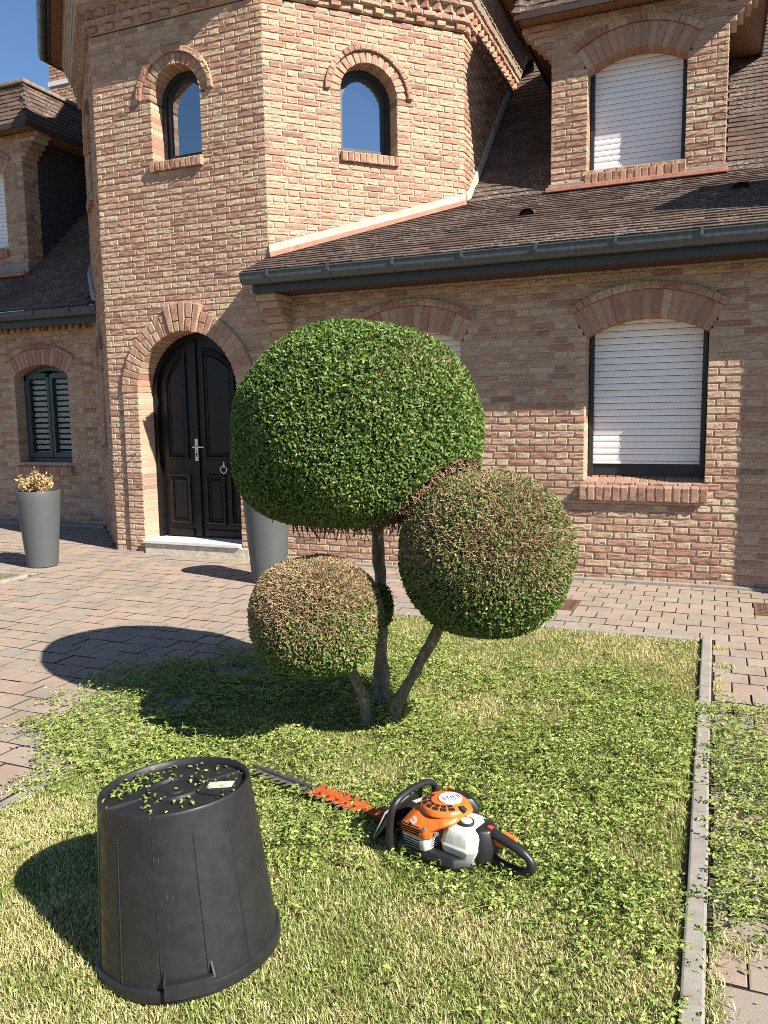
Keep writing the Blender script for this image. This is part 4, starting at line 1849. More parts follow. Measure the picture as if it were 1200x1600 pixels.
# keep what the picture can see (with a margin for a step to the side)
q = np.stack([gx, gy, np.zeros(len(gx))], 1) - np.array(CAM_POS)
zc = q @ np.array(_fw)
px = 600 + CAM_F * (q @ np.array(CR)) / zc
py = 800 - CAM_F * (q @ np.array(CU)) / zc
keep = (px > -350) & (px < 1400) & (py < 1900)
gx, gy = gx[keep], gy[keep]
pn = vnoise(gx, gy, 3.2, 21) * .55 + vnoise(gx, gy, 9, 22) * .45
sm = lambda a, b, v: np.clip((v - a) / (b - a), 0, 1)
sf_ = .20 + 1.5 * (pn - .45) + .34 * sm(-4.8, -5.25, gy) + .3 * sm(-2.6, -2.1, gy) * sm(-1.6, -.8, gx)
sf_ = np.clip(sf_ + .4 * np.exp(-(((gx + 1.28) / .30) ** 2 + ((gy + 4.12) / .22) ** 2)), .06, .93)
cut = rng.random(len(gx)) < (1 - .35 * clip_density(gx, gy)) * np.clip(.45 + 1.1 * vnoise(gx, gy, 14, 23), 0, 1)
gx, gy, sf_ = gx[cut], gy[cut], sf_[cut]
V1, F1, T1 = grass_patch(gx, gy, sf_, (0.75 + .5 * vnoise(gx, gy, 5, 31)))
tx_, ty_ = [], []
for (cx_, cy_, r_x, r_y, k_) in ((.075, -1.86, .045, .03, 160), (.085, -2.22, .05, .035, 200), (.05, -5.15, .03, .25, 600), (.10, -4.85, .07, .06, 250), (.06, -2.6, .02, .12, 200),
                             (-6.05, -1.44, .12, .03, 120), (-2.58, -5.0, .03, .3, 260), (-4.52, -.11, .05, .02, 60), (-1.2, -1.64, .8, .008, 260)):
    tx_.append(rng.normal(cx_, r_x * .6, k_))
    ty_.append(rng.normal(cy_, r_y * .6, k_))
tx_, ty_ = np.concatenate(tx_), np.concatenate(ty_)
V3, F3, T3 = grass_patch(tx_, ty_, np.full(len(tx_), .75), 1.2)
a, b = sample_lawn(9000, L2[0], L2[1], L2[2], L2[3])
V2, F2, T2 = grass_patch(a, b, np.full(len(a), .25), 1.0)
V, F, T = cat([(V1, F1, T1), (V2, F2, T2), (V3, F3, T3)])
tag(np_mesh('grass', V, F, T, GRASSM), 'short patchy lawn grass, green with dry straw patches', 'grass', kind='stuff')


# ---------------- clippings
def clippings(n_try, x0, x1, y0, y1, loose=True, seed=0):
    x, y = sample_lawn(n_try, x0, x1, y0, y1)
    d = clip_density(x, y)
    k = rng.random(n_try) < d
    return x[k], y[k], d[k]


parts = []
x, y, d = clippings(165000, LX0 - .9, .5, -6.0, -1.75)
m = len(x)
hill = .012 + d * (.03 * vnoise(x, y, 9, 41) + .085 * np.clip(vnoise(x, y, 2.7, 42) * 1.6 - .55, 0, 1) ** 1.3)
z = np.maximum(.006, hill * rng.random(m) ** .8 + .004)
P = np.stack([x, y, z], 1)
D = rand_dir(m) * np.array([1, 1, .34])
Nn = rand_dir(m) * .8 + np.array([0, 0, .9])
ln = rng.uniform(.008, .021, m)
V, F = leaf_arrays(P, D, Nn, ln, ln * rng.uniform(.42, .6, m))
T = np.clip(rng.beta(1.5, 1.6, m) * .95 + .35 * (vnoise(x, y, 4, 44) - .5), 0, .93)
T = np.where(rng.random(m) < .09, rng.uniform(.93, 1, m), T)
parts.append((V, F, np.repeat(T, 2)))
# sprigs: a soft stem with pairs of leaves
x, y, d = clippings(10000, LX0 - .9, .5, -5.4, -1.8)
m = len(x)
sd_ = unit(rand_dir(m) * np.array([1, 1, .16]) + np.array([0, 0, .03]))
P0 = np.stack([x, y, .012 + .045 * d * rng.random(m)], 1)
L_ = rng.uniform(.04, .11, m)
P1 = P0 + sd_ * L_[:, None]
P1[:, 2] = np.maximum(P1[:, 2], .006)
V, F = twig_arrays(P0, P1, np.full(m, .0012), np.full(m, .0008))
parts.append((V, F, np.full(len(F), .86)))
for j in range(4):
    for s in (-1, 1):
        f = (.3 + .22 * j)
        Pb = P0 + (P1 - P0) * f
        sd2 = unit(np.cross(sd_, np.array([[0, 0, 1.0]])) * s + sd_ * .7 + rng.normal(size=(m, 3)) * .25)
        ln = rng.uniform(.011, .021, m)
        V, F = leaf_arrays(Pb, sd2, rand_dir(m) * .6 + np.array([0, 0, 1.0]), ln, ln * .5)
        V[:, 2] = np.maximum(V[:, 2], .004)
        parts.append((V, F, np.repeat(np.clip(rng.beta(2.5, 2, m), 0, .93), 2)))
x, y, d = clippings(9000, LX0 - .9, .5, -5.4, -1.8)
m = len(x)
P0 = np.stack([x, y, .008 + .05 * d * rng.random(m)], 1)
P1 = P0 + unit(rand_dir(m) * np.array([1, 1, .2])) * rng.uniform(.02, .09, m)[:, None]
P1[:, 2] = np.maximum(P1[:, 2], .005)
V, F = twig_arrays(P0, P1, rng.uniform(.0007, .0014, m), np.full(m, .0006))
parts.append((V, F, np.repeat(rng.uniform(.8, 1.0, m), 3)))
V, F, T = cat(parts)
tag(np_mesh('hedge_clippings', V, F, T, CLIPM), 'fresh green hedge clippings strewn over lawn, edging and paving', 'clippings', kind='stuff')

n = 420
x, y = rng.uniform(-4.6, -2.5, n), rng.uniform(-5.2, -1.9, n)
k = rng.random(n) < np.clip(1.1 - (-2.5 - x) / 1.6, .05, 1)
x, y = x[k], y[k]
x, y = np.concatenate([x, rng.uniform(.05, .5, 90)]), np.concatenate([y, rng.uniform(-5.4, -2.3, 90)])
n = len(x)
ln = rng.uniform(.006, .018, n)
V, F = leaf_arrays(np.stack([x, y, rng.uniform(.004, .009, n)], 1), rand_dir(n) * np.array([1, 1, .2]), rand_dir(n) * .4 + np.array([0, 0, 1.]), ln, ln * .5)
tag(np_mesh('stray_leaves', V, F, np.repeat(rng.uniform(.2, 1, n), 2), CLIPM), 'few stray cut leaves scattered thinly over the paving', 'leaves', kind='stuff')

# ================================================================== TOPIARY TREE
tree = empty('topiary_tree', (-1.5, -3.6, 0))
tag(tree, 'cloud-pruned topiary tree with one large green ball and two smaller browning balls', 'tree')
TINV = Matrix.Translation((1.5, 3.6, 0))


def tp(o, p=tree):
    o.parent = p
    if p is tree:
        o.matrix_parent_inverse = TINV
    return o


def trunk(path, rad, seed):
    """tapered trunk with knots along a path"""
    rr = random.Random(seed)
    pts, rs = [], []
    n = 22
    path = [Vector(p) for p in path]
    for i in range(n + 1):
        f = i / n * (len(path) - 1)
        k = min(int(f), len(path) - 2)
        t = f - k
        p = path[k].lerp(path[k + 1], t)
        p += Vector((rr.uniform(-1, 1), rr.uniform(-1, 1), 0)) * .004
        pts.append(p)
        rs.append(rad[0] + (rad[1] - rad[0]) * i / n + rr.uniform(-.004, .005) + (.02 * math.exp(-i * .55)) + (.007 if rr.random() < .12 else 0))
    m = MB()
    m.tube(pts, rs, 14)
    return tp(m.build('trunk', BARK, smooth=True))


trunk([(-1.52, -3.50, -.05), (-1.52, -3.50, .35), (-1.522, -3.505, .8), (-1.525, -3.56, 1.25)], (.033, .026), 1)
trunk([(-1.49, -3.74, -.05), (-1.50, -3.76, .12), (-1.52, -3.84, .28), (-1.55, -3.97, .55)], (.027, .022), 2)
trunk([(-1.40, -3.67, -.05), (-1.37, -3.69, .10), (-1.24, -3.71, .33), (-1.12, -3.72, .55), (-.98, -3.74, .85)], (.028, .021), 3)


class Ball:
    def __init__(s, c, a, b, ct, cb, p, seed, pb=2.2):
        s.pb = pb
        s.c, s.a, s.b, s.ct, s.cb, s.p = np.array(c), a, b, ct, cb, p
        s.ph = np.random.default_rng(seed).uniform(0, 6.28, 12)

    def rad(s, d):
        up = d[:, 2] > 0
        cz = np.where(up, s.ct, s.cb)
        p = np.where(up, s.p, s.pb)
        h = np.sqrt((d[:, 0] / s.a) ** 2 + (d[:, 1] / s.b) ** 2)
        r = (h ** p + np.abs(d[:, 2] / cz) ** p) ** (-1 / p)
        w = np.zeros(len(d))
        for k in range(4):
            w += np.sin(d[:, 0] * (2.5 + k * 1.7) + s.ph[k]) * np.sin(d[:, 1] * (2.2 + k * 1.9) + s.ph[k + 4]) * np.sin(d[:, 2] * (2.8 + k * 1.5) + s.ph[k + 8])
        return r * (1 + .014 * w)

    def inside(s, P, k=1.0):
        q = P - s.c
        r = np.linalg.norm(q, axis=1)
        return r < s.rad(unit(q)) * k


BIG = Ball((-1.525, -3.74, 1.352), .578, .575, .545, .372, 2.3, 1, 2.9)
RGT = Ball((-.885, -3.85, .895), .372, .37, .345, .36, 2.2, 2)
LFT = Ball((-1.562, -4.12, .6285), .293, .29, .254, .259, 2.25, 3)
SML = Ball((-1.478, -3.60, .555), .06, .05, .12, .11, 2.0, 4)


def crown(ball, n_leaf, n_twig, leaf_w, twig_w, lsize, tint_shift=0.0, twig_len=(.02, .06), yellow=0.02, avoid=None):
    # leaves
    d = rand_dir(int(n_leaf * 1.0))
    r = ball.rad(d)
    dep = rng.random(len(d)) ** 1.6 * .13
    P = ball.c + d * (r * (1.0 - dep))[:, None]
    w = leaf_w(P, d)
    k = rng.random(len(d)) < w
    if avoid is not None:
        k &= ~avoid.inside(P, 1.17)
    P, d, dep = P[k], d[k], dep[k]
    n = len(P)
    D = unit(d * .45 + rand_dir(n) * .9 + np.array([0, 0, .25]))
    Nn = unit(d * .8 + rand_dir(n) * .75 + np.array([0, 0, .35]))
    ln = rng.uniform(.7, 1.25, n) * lsize
    V, F = leaf_arrays(P - D * ln[:, None] * .5, D, Nn, ln, ln * rng.uniform(.45, .6, n))
    pn = np.sin(P[:, 0] * 9 + 1) * np.sin(P[:, 2] * 11 + 2) * np.sin(P[:, 1] * 10)
    T = np.clip(rng.beta(2.2, 2.6, n) * .85 + .12 * pn + tint_shift, 0, .92)
    T = np.where(rng.random(n) < yellow, rng.uniform(.93, 1, n), T)
    o = tag(tp(np_mesh('crown', V, F, np.repeat(T, 2), LEAFM)), kind='stuff')
    # cut twigs
    d = rand_dir(n_twig)
    r = ball.rad(d)
    P = ball.c + d * r[:, None]
    w = twig_w(P, d)
    k = rng.random(n_twig) < w
    if avoid is not None:
        nearb = avoid.inside(P, 1.22)
        k |= nearb & (rng.random(n_twig) < .8)
        k &= ~avoid.inside(P, 0.98)
    d, r = d[k], r[k]
    n = len(d)
    o_ = unit(d + rand_dir(n) * .75)
    P1 = ball.c + d * (r * rng.uniform(.95, 1.01, n))[:, None]
    under = d[:, 2] < -.6
    P1 = np.where(under[:, None], ball.c + d * (r * .975)[:, None], P1)
    P0 = P1 - o_ * rng.uniform(*twig_len, n)[:, None]
    V, F = twig_arrays(P0, P1, rng.uniform(.0011, .0022, n), rng.uniform(.0008, .0016, n))
    tw = np_mesh('twigs', V, F, np.repeat(np.clip(rng.beta(2, 1.6, n), 0, 1), 3), TWIGM, o)
    tag(tw, kind='stuff')
    # inner branches: crossing dark wood filling the inside
    m = int(n_twig * .35) + 500
    d = rand_dir(m)
    P0 = ball.c + d * (ball.rad(d) * rng.uniform(.55, .8, m))[:, None]
    P1 = ball.c + unit(d + rand_dir(m) * .5) * (ball.rad(d) * rng.uniform(.8, .93, m))[:, None]
    V, F = twig_arrays(P0, P1, rng.uniform(.003, .006, m), rng.uniform(.0015, .003, m))
    tag(np_mesh('inner_branches', V, F, np.repeat(rng.uniform(0, .35, m), 3), TWIGM, o), kind='stuff')
    # added solid dark core: stands in for the shaded inside, blocks see-through
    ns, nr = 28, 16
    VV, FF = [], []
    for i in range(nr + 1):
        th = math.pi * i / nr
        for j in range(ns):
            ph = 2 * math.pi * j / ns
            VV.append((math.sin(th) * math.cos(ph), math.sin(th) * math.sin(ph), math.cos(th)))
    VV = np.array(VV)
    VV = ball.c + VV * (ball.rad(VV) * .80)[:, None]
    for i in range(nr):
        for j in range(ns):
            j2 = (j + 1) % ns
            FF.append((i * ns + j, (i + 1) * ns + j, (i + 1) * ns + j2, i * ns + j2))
    np_mesh('dark_core', VV, np.array(FF), np.full(len(FF), .1), DARKCORE, o)
    return o


DARKCORE = plain('dark_core', (0.045, 0.04, 0.025), 0.95, var=.4, scale=40, bump=.8)
sms = lambda a, b, v: np.clip((v - a) / (b - a), 0, 1)
crown(BIG, 160000, 30000,
      lambda P, d: np.where(d[:, 2] < -.72, .25, 1.0) * (1 - .45 * sms(.25, .6, d[:, 0]) * sms(.1, .45, d[:, 2]) * (.4 + .6 * (np.sin(P[:, 2] * 23) > -.2))),
      lambda P, d: .12 + .5 * (d[:, 2] < -.66) + .45 * sms(.25, .6, d[:, 0]) * sms(.1, .45, d[:, 2]),
      .0175, .06, avoid=RGT)
crown(RGT, 36000, 46000,
      lambda P, d: np.clip(.32 + .68 * sms(.2, -.5, d[:, 2] - .25 * d[:, 0]) + .35 * (vnoise(P[:, 0], P[:, 2], 6, 61) > .62), 0, 1),
      lambda P, d: np.clip(.85 - .75 * sms(.05, -.5, d[:, 2]), .08, 1), .0165, .0, (.03, .075), .05)
crown(LFT, 22000, 34000,
      lambda P, d: np.clip(.10 + .85 * sms(.2, -.35, d[:, 2] - .3 * d[:, 0]), 0, 1),
      lambda P, d: np.clip(1.0 - .8 * sms(.0, -.5, d[:, 2]), .08, 1), .0165, .08, (.03, .075), .09)
crown(SML, 1700, 900, lambda P, d: np.full(len(P), .9), lambda P, d: np.full(len(P), .6), .02, -.1)

# ================================================================== PLANTERS
def planter(loc, label, h=.775, rb=.148, rt=.212):
    p = empty('planter', loc)
    tag(p, label, 'planter', 'tall grey planters by the door')
    m = MB()
    prof = [(0.0, .001), (rb - .01, .001), (rb, .01)]
    for k in range(1, 9):
        f = k / 8
        prof.append((rb + (rt - rb) * (f ** .92), .01 + (h - .022) * f))
    prof += [(rt - .003, h - .003), (rt - .012, h), (rt - .022, h - .006), (rt - .03, h - .09)]
    m.lathe(prof, 56)
    m.build('pot', POT, p, smooth=True)
    m = MB()
    m.lathe([(rt - .03, h - .07), (.0, h - .05)], 32)
    m.build('soil', ROOTB, p)
    return p


planter((-6.30, -1.02, 0), 'tall grey tapered planter with a dried plant, beside the house wall at left')
planter((-3.68, -0.96, 0), 'tall grey tapered planter standing behind the topiary, right of the black door')
pl = empty('dried_plant', (-6.30, -1.02, .71))
tag(pl, 'dried tan bush in the tall planter at the left', 'plant')
n = 60
a = rng.uniform(0, 2 * np.pi, n)
rr = rng.uniform(.0, .085, n)
P0 = np.stack([rr * np.cos(a), rr * np.sin(a), np.zeros(n)], 1)
d = unit(np.stack([np.cos(a) * rr * 11, np.sin(a) * rr * 11, rng.uniform(1, 2.0, n)], 1) + rng.normal(size=(n, 3)) * .2)
L_ = rng.uniform(.12, .23, n)
L_[:4] = (.30, .28, .26, .25)
P1 = P0 + d * L_[:, None]
V, F = twig_arrays(P0, P1, np.full(n, .003), np.full(n, .0012))
np_mesh('stems', V, F, np.repeat(rng.uniform(.3, .9, n), 3), DRYM, pl)
idx = rng.integers(0, n, 900)
f = rng.uniform(.45, 1.02, 900)
P = P0[idx] + (P1 - P0)[idx] * f[:, None] + rng.normal(size=(900, 3)) * .012
ln = rng.uniform(.018, .038, 900)
V, F = leaf_arrays(P, rand_dir(900) + np.array([0, 0, .2]), rand_dir(900), ln, ln * .62, .4, .4)
tag(np_mesh('dry_leaves', V, F, np.repeat(rng.random(900), 2), DRYM, pl), kind='stuff')

# ================================================================== UPTURNED TUB
tub = empty('plastic_tub', (-1.325, -5.385, .022))
tag(tub, 'black plastic garden tub standing upside down on the lawn', 'tub')
ax = Vector((-.088, .035, 1)).normalized()
tub.rotation_euler = Z3.rotation_difference(ax).to_euler()
TH, RB, RT = .445, .243, .206
m = MB()
prof = [(RB - .004, .004), (RB, .004)]
for k in range(11):
    f = k / 10
    prof.append((RB + (RT + .001 - RB) * f, .012 + (TH - .02) * f))
prof += [(RT + .001, TH - .004), (RT - .001, TH), (RT - .006, TH), (RT - .009, TH - .003), (RT - .012, TH - .018), (RT - .012, TH - .02)]
m.lathe(prof, 72)
body = m.build('body', TUBM, tub, smooth=True)
m = MB()
m.lathe([(RT - .0115, TH - .019), (.078, TH - .016), (.0755, TH - .008), (.0705, TH - .008), (.068, TH - .017), (.03, TH - .018), (.026, TH - .014), (.001, TH - .0135)], 64)
base = m.build('base', TUBM, tub, smooth=True)
for k in range(6):
    a = math.pi / 3 * k + .95
    r_ = MB()
    r_.obox((math.cos(a) * .136, math.sin(a) * .136, TH - .0155), (math.cos(a) * .058, math.sin(a) * .058, 0), (-math.sin(a) * .0025, math.cos(a) * .0025, 0), (0, 0, .003))
    r_.build('base_rib', TUBM, base)
for k in range(13):
    a = 2 * math.pi * k / 13 + .23
    r_ = MB()
    for i in range(8):
        f0, f1 = i / 8, (i + 1) / 8
        z0, z1 = .015 + (TH - .075) * f0, .015 + (TH - .075) * f1
        g0, g1 = RB + (RT - RB) * z0 / TH, RB + (RT - RB) * z1 / TH
        h = .0032 * (1 - .5 * f0)
        P_ = lambda rr_, da, zz: (rr_ * math.cos(a + da), rr_ * math.sin(a + da), zz)
        w0 = .010
        r_.quad(P_(g0 - .001, -w0, z0), P_(g0 + h, 0, z0), P_(g1 + h, 0, z1), P_(g1 - .001, -w0, z1))
        r_.quad(P_(g0 + h, 0, z0), P_(g0 - .001, w0, z0), P_(g1 - .001, w0, z1), P_(g1 + h, 0, z1))
    r_.build('side_rib', TUBM, body)
m = MB()
m.lathe([(RB - .002, .014), (RB + .006, .012), (RB + .0095, .009), (RB + .0105, -.014), (RB + .009, -.020), (RB + .006, -.014), (RB + .005, .004), (RB - .002, .008)], 72)
m.build('rim', TUBM, tub, smooth=True)
# two moulded handles: block standing out of the rim with gussets
hdir = math.atan2(-7.104 + 5.385, 0 + 1.325) - .02
for s in (0, 1):
    a0 = hdir + math.pi * s
    h_ = MB()
    n = 10
    sp = .24
    r0, r1 = RB + .004, RB + .024
    for i in range(n):
        a, b = a0 - sp + 2 * sp * i / n, a0 - sp + 2 * sp * (i + 1) / n
        q = lambda rr_, an, zz: (rr_ * math.cos(an), rr_ * math.sin(an), zz)
        h_.hexa([q(r0, a, -.004), q(r1, a, -.004), q(r1, b, -.004), q(r0, b, -.004), q(r0, a, .034), q(r1 - .004, a, .034), q(r1 - .004, b, .034), q(r0, b, .034)])
    for e in (a0 - sp, a0 + sp):
        u_ = Vector((math.cos(e), math.sin(e), 0))
        t_ = Vector((-math.sin(e), math.cos(e), 0)) * .0025
        p = [u_ * (RB - .006), u_ * (RB + .022), u_ * (RB - .008)]
        tri = [p[0] + Z3 * .012, p[1] + Z3 * .03, p[2] + Z3 * .062]
        h_.add([v + t_ for v in tri] + [v - t_ for v in tri], [(0, 1, 2), (5, 4, 3), (0, 3, 4, 1), (1, 4, 5, 2), (2, 5, 3, 0)])
    h_.build('handle', TUBM, tub)
m = MB()
m.obox((.112, .055, TH - .0155), (.034, .012, 0), (-.007, .020, 0), (0, 0, .0006))
STICK = plain('paper_sticker', (0.55, 0.58, 0.42), 0.6, var=.25, scale=40)
m.build('sticker', STICK, base)
# clippings lying on the tub
n = 420
cl_a = rng.uniform(0, 2 * np.pi, n)
cl_r = np.sqrt(rng.random(n)) * .19
x, y = cl_r * np.cos(cl_a), cl_r * np.sin(cl_a)
k = (rng.random(n) < .22) | ((np.hypot(x + .14, y + .0) < .075)) | ((np.abs(np.hypot(x, y) - .08) < .014) & (rng.random(n) < .8))
x2, y2 = rng.normal(-.145, .018, 90), rng.normal(-.01, .05, 90)
x, y = np.concatenate([x[k], x2]), np.concatenate([y[k], y2])
kk = np.hypot(x, y) < .186
x, y = x[kk], y[kk]
n = len(x)
P = np.stack([x, y, np.full(n, TH - .013) + rng.uniform(0, .008, n)], 1)
ln = rng.uniform(.007, .018, n)
V, F = leaf_arrays(P, rand_dir(n) * np.array([1, 1, .25]), rand_dir(n) * .5 + np.array([0, 0, 1.]), ln, ln * .55)
o = np_mesh('hedge_clippings', V, F, np.repeat(rng.beta(2.5, 2, n) * .95, 2), CLIPM)
o.location = tub.location
o.rotation_euler = tub.rotation_euler
tag(o, 'scattered leaf clippings lying on top of the upturned black tub', 'clippings', kind='stuff')

# ================================================================== HEDGE TRIMMER
trim = empty('hedge_trimmer', (-.80, -4.67, .012))
tag(trim, 'orange and white petrol hedge trimmer with black handles lying on the lawn', 'hedge trimmer')
trim.scale = (1, 1, .9)
trim.rotation_euler = (0, 0, math.atan2(.276, -.961))
ORANGE = plain('orange_plastic', (0.72, 0.15, 0.02), 0.36, var=.22, scale=45, bump=.15)
OREDM = plain('orange_red_blade', (0.50, 0.085, 0.02), 0.5, var=.4, scale=70)
WHITEP = plain('white_plastic', (0.62, 0.60, 0.53), 0.4, var=.16, scale=40, bump=.15)
BLKP = plain('black_handle_plastic', (0.018, 0.018, 0.019), 0.42, var=.2)
GREYS = plain('dark_steel', (0.16, 0.155, 0.14), 0.42, metal=.7, var=.35, scale=50)
LABELW = plain('label_white', (0.78, 0.78, 0.75), 0.4, var=.04)
SLOTM = plain('slot_black', (0.008, 0.008, 0.008), 0.8)
REDP = plain('red_switch', (0.55, 0.06, 0.03), 0.4)
YELM = plain('label_yellow_green', (0.62, 0.60, 0.12), 0.4)


def solid(name, secs, mat, parent, bevel=.008, seg=3):
    """loft through closed sections (lists of points) with caps"""
    m = MB()
    n = len(secs[0])
    vs = [p for s in secs for p in s]
    fs = [tuple(range(n))[::-1], tuple(range((len(secs) - 1) * n, len(secs) * n))]
    for i in range(len(secs) - 1):
        for k in range(n):
            k2 = (k + 1) % n
            fs.append((i * n + k, i * n + k2, (i + 1) * n + k2, (i + 1) * n + k))
    m.add(vs, fs)
    return m.build(name, mat, parent, smooth=True, bevel=bevel, seg=seg)


def sec(x0, x1, y0, y1, z, c=.02):
    return [(x0 + c, y0, z), (x1 - c, y0, z), (x1, y0 + c, z), (x1, y1 - c, z), (x1 - c, y1, z), (x0 + c, y1, z), (x0, y1 - c, z), (x0, y0 + c, z)]


# black base housing
solid('base_housing', [sec(-.15, .15, -.10, .118, .012, .05), sec(-.16, .16, -.105, .124, .028, .05), sec(-.15, .15, -.095, .112, .055, .05)], BLKP, trim, .006)
solid('rear_housing', [sec(-.19, -.08, -.055, .06, .03, .025), sec(-.20, -.06, -.055, .055, .09, .025), sec(-.185, -.07, -.045, .045, .15, .025)], BLKP, trim, .01)
# engine: white lower shroud, orange cover, starter dome
solid('engine_shroud', [sec(-.008, .098, -.06, .118, .045, .014), sec(-.01, .102, -.06, .124, .075, .014), sec(-.01, .102, -.06, .124, .100, .014)], WHITEP, trim, .006)
eng = solid('engine_cover', [sec(-.018, .108, -.07, .128, .098, .016), sec(-.02, .108, -.07, .128, .128, .018), sec(-.085, .092, -.075, .10, .160, .03), sec(-.08, .078, -.062, .075, .186, .04)], ORANGE, trim, .008)
m = MB()
m.lathe([(.084, .178), (.082, .190), (.074, .198), (.058, .2035), (.0, .206)], 40, (-.004, .012, 0))
st = m.build('starter_cover', ORANGE, trim, smooth=True)
for k in range(15):
    a = 2 * math.pi * k / 15
    ca, sa = math.cos(a), math.sin(a)
    if not (-.3 < a < 2.6 or a > 5.9):      # vents on the blade side and the near side
        continue
    for (rr_, hl, hw, zz, dz) in ((.0665, .0062, .0105, .2005, -.0022), (.051, .0062, .0078, .2042, -.0011)):
        g = MB()
        g.obox((-.004 + ca * rr_, .012 + sa * rr_, zz), (ca * hl, sa * hl, dz), (-sa * hw, ca * hw, 0), (0, 0, .0016))
        g.build('grill_slot', SLOTM, st)
m = MB()
m.lathe([(.040, .2030), (.040, .2085), (.037, .2095), (.0, .2098)], 36, (-.016, -.004, 0))
lab = m.build('round_label', LABELW, trim, smooth=True)


def text(s, size, M, mat, parent, name='lettering'):
    cu = bpy.data.curves.new(name, 'FONT')
    cu.body = s
    cu.size = size
    cu.extrude = .0002
    cu.align_x = 'CENTER'
    cu.align_y = 'CENTER'
    to = bpy.data.objects.new(name, cu)
    C.objects.link(to)
    dg = bpy.context.evaluated_depsgraph_get()
    me = bpy.data.meshes.new_from_object(to.evaluated_get(dg))
    C.objects.unlink(to)
    bpy.data.objects.remove(to)
    me.materials.clear()
    me.materials.append(mat)
    o = bpy.data.objects.new(name, me)
    C.objects.link(o)
    o.parent = parent
    o.matrix_local = M
    return o


TXTM = plain('print_black', (0.02, 0.02, 0.02), 0.5)
# writing runs up to the right in the picture
rot = Matrix.Rotation(math.pi + .29 + .75, 4, 'Z')
text('STIHL', .0285, Matrix.Translation((-.019, -.008, .2102)) @ rot, TXTM, lab)
text('HS 82 T', .0135, Matrix.Translation((-.019, -.008, .2102)) @ rot @ Matrix.Translation((.004, -.0175, 0)), TXTM, lab)
# warning label and oval badge on the cover
m = MB()
m.obox((.072, .028, .1905), (.012, -.006, -.004), (.016, .034, -.004), (0, 0, .0012))
wl = m.build('warning_label', LABELW, trim)
m = MB()
m.obox((.078, .045, .1885), (.006, -.003, -.002), (.005, .010, -.0012), (0, 0, .0016))
m.build('label_print', YELM, wl)
m = MB()
bn = Vector((.35, .55, .76)).normalized()
bu = Vector((1, -.62, 0)).normalized()
bv = bn.cross(bu)
bc = Vector((.052, .110, .1495))
m.add([bc + bu * .023 * math.cos(t) + bv * .013 * math.sin(t) + bn * .004 for t in np.linspace(0, 2 * math.pi, 24)[:-1]], [tuple(range(23))])
bd = m.build('oval_badge', LABELW, trim)
m = MB()
m.add([bc + bu * (.013 * math.cos(t)) + bv * .004 * math.sin(t) + bn * .0046 for t in np.linspace(0, 2 * math.pi, 20)[:-1]], [tuple(range(19))])
m.build('badge_print', YELM, bd)
# cooling slots on the near side
for k in range(4):
    for (z0, mat_n) in ((.108, 0), (.056, 1)):
        g = MB()
        zz = z0 + k * .0095
        y_ = .1285 if mat_n == 0 else .1245
        g.box(.02, .094, y_ - .002, y_ + .0008, zz, zz + .0042)
        g.build('cooling_slot', SLOTM, eng)
for k in range(5):
    g = MB()
    zz = .062 + k * .009
    g.box(-.0112, -.0095, .06, .10, zz, zz + .003)
    g.build('cooling_slot', SLOTM, eng)
for (sx, sy, sz, nx_, ny_) in ((.0, .125, .139, 0, 1), (-.028, .095, .118, -.4, .9)):
    g = MB()
    g.tube([(sx, sy, sz), (sx + nx_ * .008, sy + ny_ * .008, sz + .004)], .0075, 12)
    g.build('screw', STEEL, trim)
# white fuel tank with cap
tank = solid('fuel_tank', [sec(-.150, -.028, -.045, .083, .046, .022), sec(-.160, -.026, -.05, .090, .075, .022), sec(-.162, -.026, -.05, .094, .084, .022), sec(-.160, -.028, -.05, .088, .092, .022),
                           sec(-.162, -.030, -.058, .086, .122, .026), sec(-.156, -.036, -.055, .078, .140, .028), sec(-.142, -.048, -.048, .062, .151, .03)], WHITEP, trim, .007)
m = MB()
m.lathe([(.027, .145), (.027, .160), (.024, .163), (.022, .160), (.0, .160)], 28, (-.098, .026, 0))
cap = m.build('tank_cap', BLKP, tank, smooth=True)
m = MB()
m.lathe([(.0195, .1605), (.018, .166), (.0, .1665)], 24, (-.101, .028, 0))
m.build('cap_insert', WHITEP, cap, smooth=True)
m = MB()
m.tube([(-.062, .02, .192), (-.080, .022, .198), (-.094, .02, .193)], [.009, .012, .008], 10)
m.build('starter_grip', BLKP, trim, smooth=True)
# black rear air filter cover
solid('filter_cover', [sec(-.06, .06, -.13, -.06, .06, .03), sec(-.07, .07, -.135, -.06, .14, .03), sec(-.05, .06, -.12, -.06, .178, .03)], BLKP, trim, .01)
m = MB()
m.box(.045, .075, -.125, -.118, .14, .172)
m.build('filter_clip', ORANGE, trim, bevel=.003)
# front loop handle
pts = []
ctrl = [(.135, .135, .03), (.132, .140, .10), (.125, .138, .165), (.12, .118, .200), (.118, .07, .215), (.115, .0, .216), (.112, -.06, .205), (.11, -.092, .175), (.11, -.10, .11), (.11, -.098, .05)]


def smooth_path(ctrl, n=5):
    out = []
    c = [Vector(p) for p in ctrl]
    for i in range(len(c) - 1):
        p0, p1, p2, p3 = c[max(i - 1, 0)], c[i], c[i + 1], c[min(i + 2, len(c) - 1)]
        for k in range(n):
            t = k / n
            out.append(.5 * ((2 * p1) + (p2 - p0) * t + (2 * p0 - 5 * p1 + 4 * p2 - p3) * t * t + (3 * p1 - p0 - 3 * p2 + p3) * t ** 3))
    out.append(c[-1])
    return out


m = MB()
m.tube(smooth_path(ctrl), .0125, 14)
m.build('front_handle', BLKP, trim, smooth=True)
